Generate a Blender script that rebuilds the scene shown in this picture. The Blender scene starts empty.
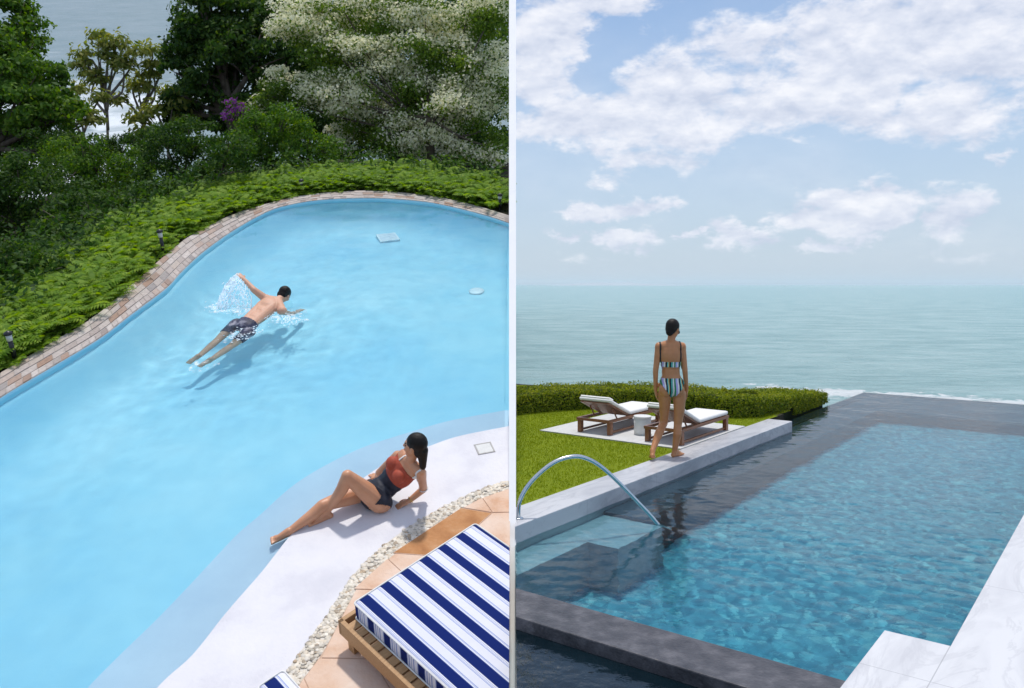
import bpy, bmesh, math, random
import numpy as np
from mathutils import Vector, Matrix, noise
random.seed(5); rng = np.random.default_rng(5)
S = bpy.context.scene; COL = S.collection
F = 830.0; H0 = 284.5; CAM = 2.12
TILT = math.radians(24.3); HL = 5.0
SUN_EL, SUN_AZ = 82.0, 0.0            # degrees; azimuth measured from +Y towards +X
TL = Matrix.Translation((0, 0, CAM)) @ Matrix.Rotation(TILT, 4, 'X') @ Matrix.Translation((0, 0, -HL))
XL, XR = -0.0185, 0.0265               # where the two places are cut, behind the added border strip
UA = math.atan(640/830); U = Vector((math.sin(UA), math.cos(UA), 0)); V = Vector((math.cos(UA), -math.sin(UA), 0))
LEFT = []                              # top-level objects of the hillside place
# ---------------------------------------------------------------- mapping helpers
def L(px, py, h=0.0):
    r = Vector(((px-512)/F, 1, (H0-py)/F)); c, s = math.cos(TILT), math.sin(TILT)
    q = Vector((r.x, r.y*c+r.z*s, -r.y*s+r.z*c)); t = (h-HL)/q.z
    return Vector((0, 0, HL)) + q*t
def LD(px, py, Y):
    w = Vector(((px-512)/F*Y, Y, (H0-py)/F*Y)); c, s = math.cos(TILT), math.sin(TILT)
    return Vector((w.x, w.y*c+w.z*s, -w.y*s+w.z*c+HL))
def RW(px, py, Y):
    return Vector(((px-512)/F*Y, Y, CAM+(H0-py)/F*Y))
def RG(px, py, z=0.0):
    t = (CAM-z)*F/(py-H0); return Vector(((px-512)/F*t, t, z))
def uv(u, v, z=0.0): return Vector((U.x*u+V.x*v, U.y*u+V.y*v, z))
# ---------------------------------------------------------------- objects
def link(name, me, mats, parent=None):
    o = bpy.data.objects.new(name, me); COL.objects.link(o)
    for m in (mats if isinstance(mats, (list, tuple)) else [mats]): me.materials.append(m)
    if parent is not None: o.parent = parent
    return o
def tag(o, label=None, cat=None, group=None, kind=None, left=False):
    if label: o['label'] = label
    if cat: o['category'] = cat
    if group: o['group'] = group
    if kind: o['kind'] = kind
    if left: LEFT.append(o)
    return o
def empty(name, loc=(0, 0, 0), rz=0):
    o = bpy.data.objects.new(name, None); COL.objects.link(o); o.location = loc; o.rotation_euler = (0, 0, rz)
    o.empty_display_size = .2
    return o
def quads(name, Vt, mats, parent=None, midx=None, n=4):
    Vt = np.asarray(Vt, dtype=np.float32).reshape(-1, 3); k = len(Vt)//n
    me = bpy.data.meshes.new(name)
    me.vertices.add(len(Vt)); me.vertices.foreach_set('co', Vt.ravel())
    me.loops.add(len(Vt)); me.loops.foreach_set('vertex_index', np.arange(len(Vt), dtype=np.int32))
    me.polygons.add(k); me.polygons.foreach_set('loop_start', np.arange(0, len(Vt), n, dtype=np.int32))
    try: me.polygons.foreach_set('loop_total', np.full(k, n, dtype=np.int32))
    except Exception: pass
    if midx is not None: me.polygons.foreach_set('material_index', np.asarray(midx, dtype=np.int32))
    me.update(calc_edges=True); me.validate()
    return link(name, me, mats, parent)
class MB:
    def __init__(s): s.v = []; s.f = []; s.m = []; s.mi = 0
    def add(s, vs, fs):
        b = len(s.v); s.v += [tuple(x) for x in vs]
        s.f += [tuple(b+i for i in f) for f in fs]; s.m += [s.mi]*len(fs); return s
    def box(s, c, sx, sy, sz, X=Vector((1, 0, 0)), Y=Vector((0, 1, 0)), Z=Vector((0, 0, 1))):
        c = Vector(c); vs = [c+X*(a*sx/2)+Y*(b*sy/2)+Z*(d*sz/2) for d in (-1, 1) for a, b in ((-1, -1), (1, -1), (1, 1), (-1, 1))]
        return s.add(vs, [(3, 2, 1, 0), (4, 5, 6, 7), (0, 1, 5, 4), (1, 2, 6, 5), (2, 3, 7, 6), (3, 0, 4, 7)])
    def prism(s, pts, z0, z1):
        n = len(pts); vs = [(p[0], p[1], z0) for p in pts]+[(p[0], p[1], z1) for p in pts]
        return s.add(vs, [tuple(range(n-1, -1, -1)), tuple(range(n, 2*n))]+[(i, (i+1) % n, n+(i+1) % n, n+i) for i in range(n)])
    def tube(s, pts, r, n=8, cap=True):
        pts = [Vector(p) for p in pts]; rs = r if isinstance(r, (list, tuple)) else [r]*len(pts)
        up = Vector((.13, .21, .97)); vs = []; fs = []
        for i, p in enumerate(pts):
            t = (pts[min(i+1, len(pts)-1)]-pts[max(i-1, 0)]).normalized()
            a = t.cross(up)
            if a.length < .05: a = t.cross(Vector((1, 0, 0)))
            a.normalize(); b = t.cross(a)
            for k in range(n):
                an = 2*math.pi*k/n; vs.append(p+(a*math.cos(an)+b*math.sin(an))*rs[i])
        for i in range(len(pts)-1):
            for k in range(n): fs.append((i*n+k, i*n+(k+1) % n, (i+1)*n+(k+1) % n, (i+1)*n+k))
        if cap: fs += [tuple(range(n-1, -1, -1)), tuple((len(pts)-1)*n+k for k in range(n))]
        return s.add(vs, fs)
    def lathe(s, c, prof, n=24):
        c = Vector(c); vs = []; fs = []
        for r, z in prof:
            for k in range(n): vs.append(c+Vector((r*math.cos(2*math.pi*k/n), r*math.sin(2*math.pi*k/n), z)))
        m = len(prof)
        for i in range(m-1):
            for k in range(n): fs.append((i*n+k, i*n+(k+1) % n, (i+1)*n+(k+1) % n, (i+1)*n+k))
        fs += [tuple(range(n-1, -1, -1)), tuple((m-1)*n+k for k in range(n))]
        return s.add(vs, fs)
    def ell(s, c, rx, ry, rz, X=Vector((1, 0, 0)), Y=Vector((0, 1, 0)), Z=Vector((0, 0, 1)), nu=14, nv=9):
        c = Vector(c); vs = [c+Z*rz]; fs = []
        for j in range(1, nv):
            th = math.pi*j/nv
            for k in range(nu):
                an = 2*math.pi*k/nu
                vs.append(c+X*(rx*math.sin(th)*math.cos(an))+Y*(ry*math.sin(th)*math.sin(an))+Z*(rz*math.cos(th)))
        vs.append(c-Z*rz)
        for k in range(nu): fs.append((0, 1+k, 1+(k+1) % nu))
        for j in range(nv-2):
            for k in range(nu): fs.append((1+j*nu+k, 1+(j+1)*nu+k, 1+(j+1)*nu+(k+1) % nu, 1+j*nu+(k+1) % nu))
        b = 1+(nv-2)*nu
        for k in range(nu): fs.append((b+k, len(vs)-1, b+(k+1) % nu))
        return s.add(vs, fs)
    def cap(s, a, b, ra, rb, n=14):
        a = Vector(a); b = Vector(b); d = b-a; ln = max(d.length, 1e-6); t = d/ln
        x = t.cross(Vector((.2, .3, .93)));
        if x.length < .1: x = t.cross(Vector((1, 0, 0)))
        x.normalize(); y = t.cross(x); rings = []
        for k in range(1, 6): th = math.pi/2*k/5; rings.append((-ra*math.cos(th), ra*math.sin(th)))
        for k in range(5): th = math.pi/2*k/5; rings.append((ln+rb*math.sin(th), rb*math.cos(th)))
        vs = [a-t*ra]; fs = []
        for z, r in rings:
            for k in range(n): an = 2*math.pi*k/n; vs.append(a+t*z+(x*math.cos(an)+y*math.sin(an))*r)
        vs.append(b+t*rb); m = len(rings)
        for k in range(n): fs.append((0, 1+(k+1) % n, 1+k))
        for i in range(m-1):
            for k in range(n): fs.append((1+i*n+k, 1+i*n+(k+1) % n, 1+(i+1)*n+(k+1) % n, 1+(i+1)*n+k))
        bb = 1+(m-1)*n
        for k in range(n): fs.append((bb+k, bb+(k+1) % n, len(vs)-1))
        return s.add(vs, fs)
    def build(s, name, mats, parent=None, smooth=False, bevel=0, clip=None, off=None):
        me = bpy.data.meshes.new(name); me.from_pydata(s.v, [], s.f)
        me.polygons.foreach_set('material_index', s.m)
        bm = bmesh.new(); bm.from_mesh(me)
        bmesh.ops.recalc_face_normals(bm, faces=bm.faces)
        if bevel:
            es = [e for e in bm.edges if len(e.link_faces) == 2 and e.calc_face_angle(0) > .6]
            bmesh.ops.bevel(bm, geom=es, offset=bevel, segments=2, affect='EDGES', profile=.6)
        if clip is not None:
            x = XL if clip == 'L' else XR
            no = (1, 0, 0) if clip == 'L' else (-1, 0, 0)
            g = bm.verts[:]+bm.edges[:]+bm.faces[:]
            r = bmesh.ops.bisect_plane(bm, geom=g, plane_co=(x, 0, 0), plane_no=no, clear_outer=True, dist=1e-5)
            es = [e for e in bm.edges if e.is_boundary and all(abs(w.co.x-x) < 1e-4 for w in e.verts)]
            if es: bmesh.ops.holes_fill(bm, edges=es, sides=0)
        if off is not None: bmesh.ops.translate(bm, vec=-Vector(off), verts=bm.verts)
        bm.to_mesh(me); bm.free()
        if smooth: me.polygons.foreach_set('use_smooth', [True]*len(me.polygons))
        return link(name, me, mats, parent)
def evald(o):
    dg = bpy.context.evaluated_depsgraph_get(); dg.update()
    me = bpy.data.meshes.new_from_object(o.evaluated_get(dg), depsgraph=dg)
    return me
def remesh(mb, name, mats, voxel, smooth_it=4, parent=None, fac=.5):
    t = mb.build('tmp', mats)
    m = t.modifiers.new('r', 'REMESH'); m.mode = 'VOXEL'; m.voxel_size = voxel; m.use_smooth_shade = True
    k = t.modifiers.new('s', 'SMOOTH'); k.iterations = smooth_it; k.factor = fac
    me = evald(t); old = t.data; bpy.data.objects.remove(t); bpy.data.meshes.remove(old)
    me.materials.clear(); me.polygons.foreach_set('use_smooth', [True]*len(me.polygons)); me.name = name
    me.polygons.foreach_set('material_index', [0]*len(me.polygons))
    return link(name, me, mats, parent)
# ---------------------------------------------------------------- materials
def nt(name):
    m = bpy.data.materials.new(name); m.use_nodes = True; t = m.node_tree; t.nodes.clear()
    o = t.nodes.new('ShaderNodeOutputMaterial'); return m, t, o
def N(t, typ, **k):
    n = t.nodes.new(typ)
    for a, b in k.items():
        if a.startswith('i_'):
            key = a[2:].replace('_', ' ')
            n.inputs[key].default_value = b
        else: setattr(n, a, b)
    return n
def ramp(t, stops, interp='LINEAR'):
    r = t.nodes.new('ShaderNodeValToRGB'); r.color_ramp.interpolation = interp; e = r.color_ramp.elements
    while len(e) > 1: e.remove(e[-1])
    e[0].position = stops[0][0]; e[0].color = (*stops[0][1], 1)
    for p, c in stops[1:]:
        x = e.new(p); x.color = (*c, 1)
    return r
def coord(t, scale=(1, 1, 1), rot=(0, 0, 0), out='Object'):
    c = t.nodes.new('ShaderNodeTexCoord'); m = t.nodes.new('ShaderNodeMapping')
    m.inputs['Scale'].default_value = scale; m.inputs['Rotation'].default_value = rot
    t.links.new(c.outputs[out], m.inputs['Vector']); return m.outputs['Vector']
def noisy(name, stops, scale=5, detail=6, rough=.6, bump=.2, bscale=None, coat=0, sc=(1, 1, 1), rot=(0, 0, 0), spec=.5, metal=0, bdist=.01, rvar=0, sss=0):
    m, t, o = nt(name); p = N(t, 'ShaderNodeBsdfPrincipled'); v = coord(t, sc, rot)
    n = N(t, 'ShaderNodeTexNoise', i_Scale=scale, i_Detail=detail, i_Roughness=.6); t.links.new(v, n.inputs['Vector'])
    r = ramp(t, stops); t.links.new(n.outputs['Fac'], r.inputs['Fac']); t.links.new(r.outputs['Color'], p.inputs['Base Color'])
    p.inputs['Roughness'].default_value = rough; p.inputs['Specular IOR Level'].default_value = spec; p.inputs['Metallic'].default_value = metal
    if sss: p.inputs['Subsurface Weight'].default_value = sss; p.inputs['Subsurface Radius'].default_value = (.02, .008, .004); p.inputs['Subsurface Scale'].default_value = 1.0
    if coat: p.inputs['Coat Weight'].default_value = coat
    if bump:
        n2 = N(t, 'ShaderNodeTexNoise', i_Scale=bscale or scale*6, i_Detail=5); t.links.new(v, n2.inputs['Vector'])
        b = N(t, 'ShaderNodeBump', i_Strength=bump, i_Distance=bdist); t.links.new(n2.outputs['Fac'], b.inputs['Height']); t.links.new(b.outputs['Normal'], p.inputs['Normal'])
    t.links.new(p.outputs[0], o.inputs[0]); return m
def leafmat(name, stops, trans=.35, rough=.6, nscale=.8):
    m, t, o = nt(name); v = coord(t)
    g = N(t, 'ShaderNodeNewGeometry'); n = N(t, 'ShaderNodeTexNoise', i_Scale=nscale, i_Detail=3); t.links.new(v, n.inputs['Vector'])
    mx = N(t, 'ShaderNodeMath', operation='MULTIPLY_ADD'); mx.inputs[1].default_value = .55
    ma = N(t, 'ShaderNodeMath', operation='MULTIPLY'); ma.inputs[1].default_value = .45
    t.links.new(n.outputs['Fac'], ma.inputs[0]); t.links.new(g.outputs['Random Per Island'], mx.inputs[0]); t.links.new(ma.outputs[0], mx.inputs[2])
    r = ramp(t, stops); t.links.new(mx.outputs[0], r.inputs['Fac'])
    p = N(t, 'ShaderNodeBsdfPrincipled'); p.inputs['Roughness'].default_value = rough; p.inputs['Specular IOR Level'].default_value = .18
    tr = N(t, 'ShaderNodeBsdfTranslucent'); t.links.new(r.outputs[0], p.inputs['Base Color']); 
    hs = N(t, 'ShaderNodeHueSaturation', i_Hue=.49, i_Saturation=1.15, i_Value=1.5); t.links.new(r.outputs[0], hs.inputs['Color']); t.links.new(hs.outputs[0], tr.inputs['Color'])
    x = N(t, 'ShaderNodeMixShader'); x.inputs[0].default_value = trans
    t.links.new(p.outputs[0], x.inputs[1]); t.links.new(tr.outputs[0], x.inputs[2]); t.links.new(x.outputs[0], o.inputs[0]); return m
def water(name, absorb, dens, bumps, ior=1.33, refr=.0, sc=(1, 1, 1), rot=(0, 0, 0), gr=.02, tint=(.97, 1, 1)):
    m, t, o = nt(name); v = coord(t, sc, rot); last = None
    for (s, d, st, dist) in bumps:
        n = N(t, 'ShaderNodeTexNoise', i_Scale=s, i_Detail=d, i_Roughness=.55, i_Distortion=.4); t.links.new(v, n.inputs['Vector'])
        b = N(t, 'ShaderNodeBump', i_Strength=st, i_Distance=dist); t.links.new(n.outputs['Fac'], b.inputs['Height'])
        if last: t.links.new(last.outputs[0], b.inputs['Normal'])
        last = b
    fr = N(t, 'ShaderNodeFresnel', i_IOR=ior); gl = N(t, 'ShaderNodeBsdfGlossy', i_Roughness=gr); tr = N(t, 'ShaderNodeBsdfTransparent'); tr.inputs[0].default_value = (*tint, 1)
    t.links.new(last.outputs[0], fr.inputs['Normal']); t.links.new(last.outputs[0], gl.inputs['Normal'])
    body = tr
    if refr:
        rf = N(t, 'ShaderNodeBsdfRefraction', i_IOR=ior, i_Roughness=0); t.links.new(last.outputs[0], rf.inputs['Normal']); rf.inputs[0].default_value = (*tint, 1)
        bx = N(t, 'ShaderNodeMixShader'); bx.inputs[0].default_value = refr
        t.links.new(tr.outputs[0], bx.inputs[1]); t.links.new(rf.outputs[0], bx.inputs[2]); body = bx
    x = N(t, 'ShaderNodeMixShader'); t.links.new(fr.outputs[0], x.inputs[0]); t.links.new(body.outputs[0], x.inputs[1]); t.links.new(gl.outputs[0], x.inputs[2])
    t.links.new(x.outputs[0], o.inputs['Surface'])
    if absorb is None: return m
    va = N(t, 'ShaderNodeVolumeAbsorption'); va.inputs['Color'].default_value = (*absorb, 1); va.inputs['Density'].default_value = dens
    t.links.new(va.outputs[0], o.inputs['Volume'])
    return m
def sea_mat(name, stops, foam_fn=None, scale=.35, sc=(1, 1, 1), rot=(0, 0, 0), bump=.5, bdist=.25, rough=.18):
    m, t, o = nt(name); v = coord(t, sc, rot)
    n = N(t, 'ShaderNodeTexNoise', i_Scale=.16, i_Detail=8, i_Roughness=.68); t.links.new(v, n.inputs['Vector'])
    r = ramp(t, stops); t.links.new(n.outputs['Fac'], r.inputs['Fac'])
    p = N(t, 'ShaderNodeBsdfPrincipled'); p.inputs['Roughness'].default_value = rough; p.inputs['IOR'].default_value = 1.33
    n2 = N(t, 'ShaderNodeTexNoise', i_Scale=scale, i_Detail=8, i_Roughness=.62, i_Distortion=.3); t.links.new(v, n2.inputs['Vector'])
    b = N(t, 'ShaderNodeBump', i_Strength=bump, i_Distance=bdist); t.links.new(n2.outputs['Fac'], b.inputs['Height']); t.links.new(b.outputs[0], p.inputs['Normal'])
    col = r.outputs[0]
    if foam_fn:
        fac = foam_fn(t); mx = N(t, 'ShaderNodeMixRGB'); mx.inputs[2].default_value = (.8, .84, .84, 1)
        t.links.new(fac, mx.inputs[0]); t.links.new(col, mx.inputs[1]); col = mx.outputs[0]
    t.links.new(col, p.inputs['Base Color']); t.links.new(p.outputs[0], o.inputs[0]); return m
def math_(t, op, a, b=None, c=None, clamp=False):
    n = t.nodes.new('ShaderNodeMath'); n.operation = op; n.use_clamp = clamp
    for i, x in enumerate((a, b, c)):
        if x is None: continue
        if isinstance(x, (int, float)): n.inputs[i].default_value = x
        else: t.links.new(x, n.inputs[i])
    return n.outputs[0]
def smooth(t, x, lo, hi):
    n = t.nodes.new('ShaderNodeMapRange'); n.interpolation_type = 'SMOOTHSTEP'
    n.inputs['From Min'].default_value = lo; n.inputs['From Max'].default_value = hi; t.links.new(x, n.inputs['Value']); return n.outputs['Result']
M = {}
M['skin_tan'] = noisy('skin_tan', [(.3, (.48, .20, .08)), (.7, (.56, .25, .105))], 9, rough=.42, bump=.05, sss=.15)
M['skin_fair'] = noisy('skin_fair', [(.3, (.55, .255, .135)), (.7, (.64, .32, .18))], 9, rough=.42, bump=.05, sss=.15)
M['skin_pink'] = noisy('skin_pink', [(.3, (.62, .33, .21)), (.7, (.70, .40, .27))], 9, rough=.55, bump=.05, sss=.15)
M['lip'] = noisy('lip', [(.3, (.45, .12, .09)), (.7, (.5, .15, .12))], 9, rough=.4, bump=0)
M['eye'] = noisy('eye', [(.3, (.02, .013, .01)), (.7, (.03, .02, .015))], 9, rough=.3, bump=0)
M['hair'] = noisy('hair', [(.3, (.006, .005, .004)), (.7, (.014, .010, .008))], 60, rough=.5, spec=.25, bump=.5, sc=(4, 4, 1), bscale=120, bdist=.003)
M['navy_fabric'] = noisy('navy_fabric', [(.3, (.008, .010, .022)), (.7, (.014, .018, .035))], 30, rough=.6, bump=.2)
M['rust_fabric'] = noisy('rust_fabric', [(.3, (.36, .055, .025)), (.7, (.44, .075, .035))], 30, rough=.7, bump=.2)
M['white_fabric'] = noisy('white_fabric', [(.3, (.76, .75, .72)), (.7, (.82, .81, .78))], 20, rough=.85, bump=.3, bscale=200, bdist=.002)
M['black_fabric'] = noisy('black_fabric', [(.3, (.01, .01, .012)), (.7, (.02, .02, .022))], 30, rough=.6, bump=.2)
M['teak'] = noisy('teak', [(.25, (.15, .052, .02)), (.75, (.30, .12, .048))], 6, rough=.42, bump=.25, sc=(1, 12, 12), coat=.15)
M['oak'] = noisy('oak', [(.25, (.38, .20, .08)), (.75, (.56, .34, .16))], 5, rough=.55, bump=.3, sc=(2, 16, 16))
M['chrome'] = noisy('chrome', [(.3, (.62, .66, .68)), (.7, (.7, .73, .75))], 5, rough=.2, bump=.02, metal=1)
M['black_metal'] = noisy('black_metal', [(.3, (.012, .012, .014)), (.7, (.025, .025, .028))], 20, rough=.4, bump=.1)
M['gold'] = noisy('gold', [(.3, (.7, .45, .15)), (.7, (.8, .55, .2))], 20, rough=.25, bump=0, metal=1)
M['white_wall'] = noisy('white_wall', [(.3, (.86, .86, .86)), (.7, (.9, .9, .9))], 3, rough=.8, bump=.1)
M['plaster_pool'] = noisy('plaster_pool', [(.3, (.36, .70, .88)), (.5, (.46, .78, .90)), (.7, (.58, .85, .93))], .35, rough=.7, bump=.2)
M['ledge'] = noisy('ledge', [(.3, (.60, .68, .80)), (.7, (.70, .77, .87))], 1.5, rough=.6, bump=.2)
M['bark'] = noisy('bark', [(.3, (.06, .045, .03)), (.7, (.16, .13, .10))], 8, rough=.9, bump=.6, sc=(1, 1, .3))
M['bark_pale'] = noisy('bark_pale', [(.3, (.16, .13, .10)), (.7, (.30, .26, .22))], 8, rough=.9, bump=.6, sc=(1, 1, .3))
M['soil'] = noisy('soil', [(.3, (.012, .012, .006)), (.7, (.045, .04, .02))], 3, rough=1, bump=.6, bdist=.05)
M['lawn'] = noisy('lawn', [(.25, (.17, .23, .012)), (.75, (.25, .31, .018))], 2.5, rough=.95, bump=.8, bscale=90, bdist=.02, spec=.2)
M['drum'] = noisy('drum', [(.3, (.68, .68, .66)), (.7, (.76, .76, .74))], 12, rough=.6, bump=.3)
M['grey_stone'] = noisy('grey_stone', [(.3, (.035, .035, .042)), (.5, (.07, .068, .076)), (.7, (.14, .135, .145))], 7, rough=.4, bump=.8, bscale=45, bdist=.006, detail=9)
M['shelf_stone'] = noisy('shelf_stone', [(.25, (.018, .036, .06)), (.75, (.035, .06, .09))], 4, rough=.6, bump=.3)
M['pale_step'] = noisy('pale_step', [(.3, (.26, .33, .37)), (.6, (.36, .43, .47)), (.7, (.46, .52, .54))], 9, rough=.6, bump=.3)
M['dark_pool'] = noisy('dark_pool', [(.3, (.001, .006, .010)), (.7, (.003, .012, .018))], 2, rough=.03, bump=.9, bscale=9, bdist=.012, spec=.5)
M['lid'] = noisy('lid', [(.3, (.62, .62, .60)), (.7, (.70, .70, .68))], 20, rough=.6, bump=.2)
M['fixture'] = noisy('fixture', [(.3, (.85, .9, .92)), (.7, (.9, .93, .95))], 20, rough=.4, bump=0)
def marble(name, a, b, vein, rough, joint=None):
    m, t, o = nt(name); p = N(t, 'ShaderNodeBsdfPrincipled'); v = coord(t)
    vr = t.nodes.new('ShaderNodeVectorRotate'); vr.inputs['Angle'].default_value = UA; vr.inputs['Axis'].default_value = (0, 0, 1); t.links.new(v, vr.inputs['Vector'])
    v = vr.outputs[0]
    mp = t.nodes.new('ShaderNodeMapping'); mp.inputs['Scale'].default_value = (2.0, .5, 1); t.links.new(v, mp.inputs[0])
    n = N(t, 'ShaderNodeTexNoise', i_Scale=1.4, i_Detail=9, i_Roughness=.62, i_Distortion=1.2); t.links.new(mp.outputs[0], n.inputs['Vector'])
    r = ramp(t, [(.3, a), (.55, b), (.7, b)]); t.links.new(n.outputs['Fac'], r.inputs[0])
    n3 = N(t, 'ShaderNodeTexNoise', i_Scale=1.1, i_Detail=8, i_Roughness=.65, i_Distortion=1.0); t.links.new(mp.outputs[0], n3.inputs['Vector'])
    d = math_(t, 'ABSOLUTE', math_(t, 'SUBTRACT', n3.outputs['Fac'], .5)); vf = math_(t, 'SUBTRACT', 1, smooth(t, d, 0, .035))
    vf = math_(t, 'MULTIPLY', vf, .38)
    mx = N(t, 'ShaderNodeMixRGB'); mx.inputs[2].default_value = (*vein, 1); t.links.new(vf, mx.inputs[0]); t.links.new(r.outputs[0], mx.inputs[1])
    col = mx.outputs[0]
    if joint:
        sx = t.nodes.new('ShaderNodeSeparateXYZ'); t.links.new(v, sx.inputs[0]); js = []
        for out, per, off in ((sx.outputs[0], joint[0], joint[2]), (sx.outputs[1], joint[1], joint[3])):
            fr = math_(t, 'FRACT', math_(t, 'DIVIDE', math_(t, 'ADD', out, off), per)); dd = math_(t, 'ABSOLUTE', math_(t, 'SUBTRACT', fr, .5))
            js.append(math_(t, 'GREATER_THAN', dd, .5-.003/per))
        jf = math_(t, 'MAXIMUM', js[0], js[1]); m2 = N(t, 'ShaderNodeMixRGB'); m2.inputs[2].default_value = (.35, .35, .36, 1)
        t.links.new(math_(t, 'MULTIPLY', jf, .7), m2.inputs[0]); t.links.new(col, m2.inputs[1]); col = m2.outputs[0]
    t.links.new(col, p.inputs['Base Color']); p.inputs['Roughness'].default_value = rough
    n2 = N(t, 'ShaderNodeTexNoise', i_Scale=60, i_Detail=4); t.links.new(v, n2.inputs['Vector']); bp = N(t, 'ShaderNodeBump', i_Strength=.15, i_Distance=.004)
    t.links.new(n2.outputs['Fac'], bp.inputs['Height']); t.links.new(bp.outputs[0], p.inputs['Normal'])
    t.links.new(p.outputs[0], o.inputs[0]); return m
M['marble_deck'] = marble('marble_deck', (.56, .56, .58), (.68, .68, .69), (.48, .48, .50), .45, (.9, 1.8, .037, .53))
M['marble_coping'] = marble('marble_coping', (.38, .39, .42), (.58, .58, .60), (.30, .31, .34), .35, (40, 1.45, 20, .3))
M['pad_stone'] = marble('pad_stone', (.58, .58, .58), (.66, .66, .65), (.55, .55, .54), .6, (.9, .9, .1, .1))
M['plaster_deck'] = noisy('plaster_deck', [(.2, (.56, .56, .61)), (.42, (.66, .65, .69)), (.5, (.71, .70, .73)), (.75, (.78, .76, .77))], 1.6, rough=.65, bump=.25, bscale=30, detail=8)
def tilemat():
    m, t, o = nt('pool_mosaic'); p = N(t, 'ShaderNodeBsdfPrincipled'); v = coord(t, rot=(0, 0, UA))
    vo = N(t, 'ShaderNodeTexVoronoi', i_Scale=16, i_Randomness=.55); t.links.new(v, vo.inputs['Vector'])
    sp = t.nodes.new('ShaderNodeSeparateColor'); t.links.new(vo.outputs['Color'], sp.inputs[0])
    r = ramp(t, [(0, (.03, .20, .30)), (.4, (.065, .30, .41)), (.8, (.11, .40, .50)), (1, (.22, .54, .60))]); t.links.new(sp.outputs[0], r.inputs[0])
    t.links.new(r.outputs[0], p.inputs['Base Color']); p.inputs['Roughness'].default_value = .5; t.links.new(p.outputs[0], o.inputs[0]); return m
M['pool_mosaic'] = tilemat()
def islandmat(name, stops, rough=.8, nscale=20, nb=.3, sc=(1, 1, 1)):
    m, t, o = nt(name); p = N(t, 'ShaderNodeBsdfPrincipled'); g = N(t, 'ShaderNodeNewGeometry'); r = ramp(t, stops)
    t.links.new(g.outputs['Random Per Island'], r.inputs[0]); n = N(t, 'ShaderNodeTexNoise', i_Scale=nscale, i_Detail=6); t.links.new(coord(t, sc), n.inputs['Vector'])
    hs = N(t, 'ShaderNodeHueSaturation'); t.links.new(r.outputs[0], hs.inputs['Color']); t.links.new(math_(t, 'MULTIPLY_ADD', n.outputs['Fac'], .7, .65), hs.inputs['Value'])
    t.links.new(hs.outputs[0], p.inputs['Base Color']); p.inputs['Roughness'].default_value = rough
    b = N(t, 'ShaderNodeBump', i_Strength=nb, i_Distance=.004); t.links.new(n.outputs['Fac'], b.inputs['Height']); t.links.new(b.outputs[0], p.inputs['Normal'])
    t.links.new(p.outputs[0], o.inputs[0]); return m
M['brick'] = islandmat('brick', [(0, (.36, .30, .27)), (.2, (.50, .44, .40)), (.45, (.42, .36, .33)), (.6, (.56, .50, .46)), (.8, (.34, .22, .16)), (.9, (.30, .27, .26)), (1, (.5, .42, .36))], nscale=25)
M['mortar'] = noisy('mortar', [(.3, (.42, .40, .38)), (.7, (.52, .50, .47))], 20, rough=.95, bump=.4)
M['pebble'] = islandmat('pebble', [(0, (.62, .56, .46)), (.3, (.74, .68, .57)), (.45, (.42, .38, .31)), (.6, (.70, .60, .46)), (.8, (.80, .75, .66)), (.92, (.28, .24, .19)), (1, (.52, .38, .24))], rough=.6, nscale=15)
M['pebble_bed'] = noisy('pebble_bed', [(.3, (.68, .63, .55)), (.7, (.76, .71, .64))], 20, rough=.95, bump=.4)
M['flagstone'] = noisy('flagstone', [(.28, (.62, .36, .22)), (.42, (.72, .50, .36)), (.6, (.78, .60, .48)), (.8, (.80, .67, .57))], 3.2, rough=.8, bump=.5, detail=9, bscale=30)
M['hedge_leaf'] = leafmat('hedge_leaf', [(.2, (.07, .12, .008)), (.55, (.20, .26, .02)), (.85, (.42, .42, .05))], .4)
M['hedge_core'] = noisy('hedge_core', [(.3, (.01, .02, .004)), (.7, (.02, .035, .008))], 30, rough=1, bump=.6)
M['fern'] = leafmat('fern', [(.1, (.08, .17, .014)), (.5, (.18, .32, .03)), (.9, (.34, .46, .06))], .42, nscale=1.5)
M['leaf_dark'] = leafmat('leaf_dark', [(.1, (.012, .04, .008)), (.5, (.04, .10, .016)), (.9, (.13, .21, .03))], .38)
M['leaf_mid'] = leafmat('leaf_mid', [(.1, (.03, .085, .010)), (.5, (.085, .19, .022)), (.9, (.22, .32, .045))], .42)
M['leaf_olive'] = leafmat('leaf_olive', [(.1, (.08, .12, .02)), (.5, (.18, .23, .04)), (.8, (.30, .30, .07)), (.95, (.36, .20, .09))], .45)
M['leaf_dogwood'] = leafmat('leaf_dogwood', [(.1, (.05, .11, .014)), (.5, (.12, .21, .03)), (.9, (.25, .33, .05))], .4)
M['bract'] = leafmat('bract', [(.1, (.62, .62, .38)), (.5, (.80, .79, .58)), (.9, (.88, .87, .74))], .4)
M['purple'] = leafmat('purple', [(.1, (.18, .04, .22)), (.9, (.42, .12, .48))], .3)
M['grass'] = leafmat('grass', [(.1, (.18, .25, .010)), (.5, (.27, .34, .014)), (.9, (.37, .42, .02))], .3, rough=.7, nscale=.6)
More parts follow.
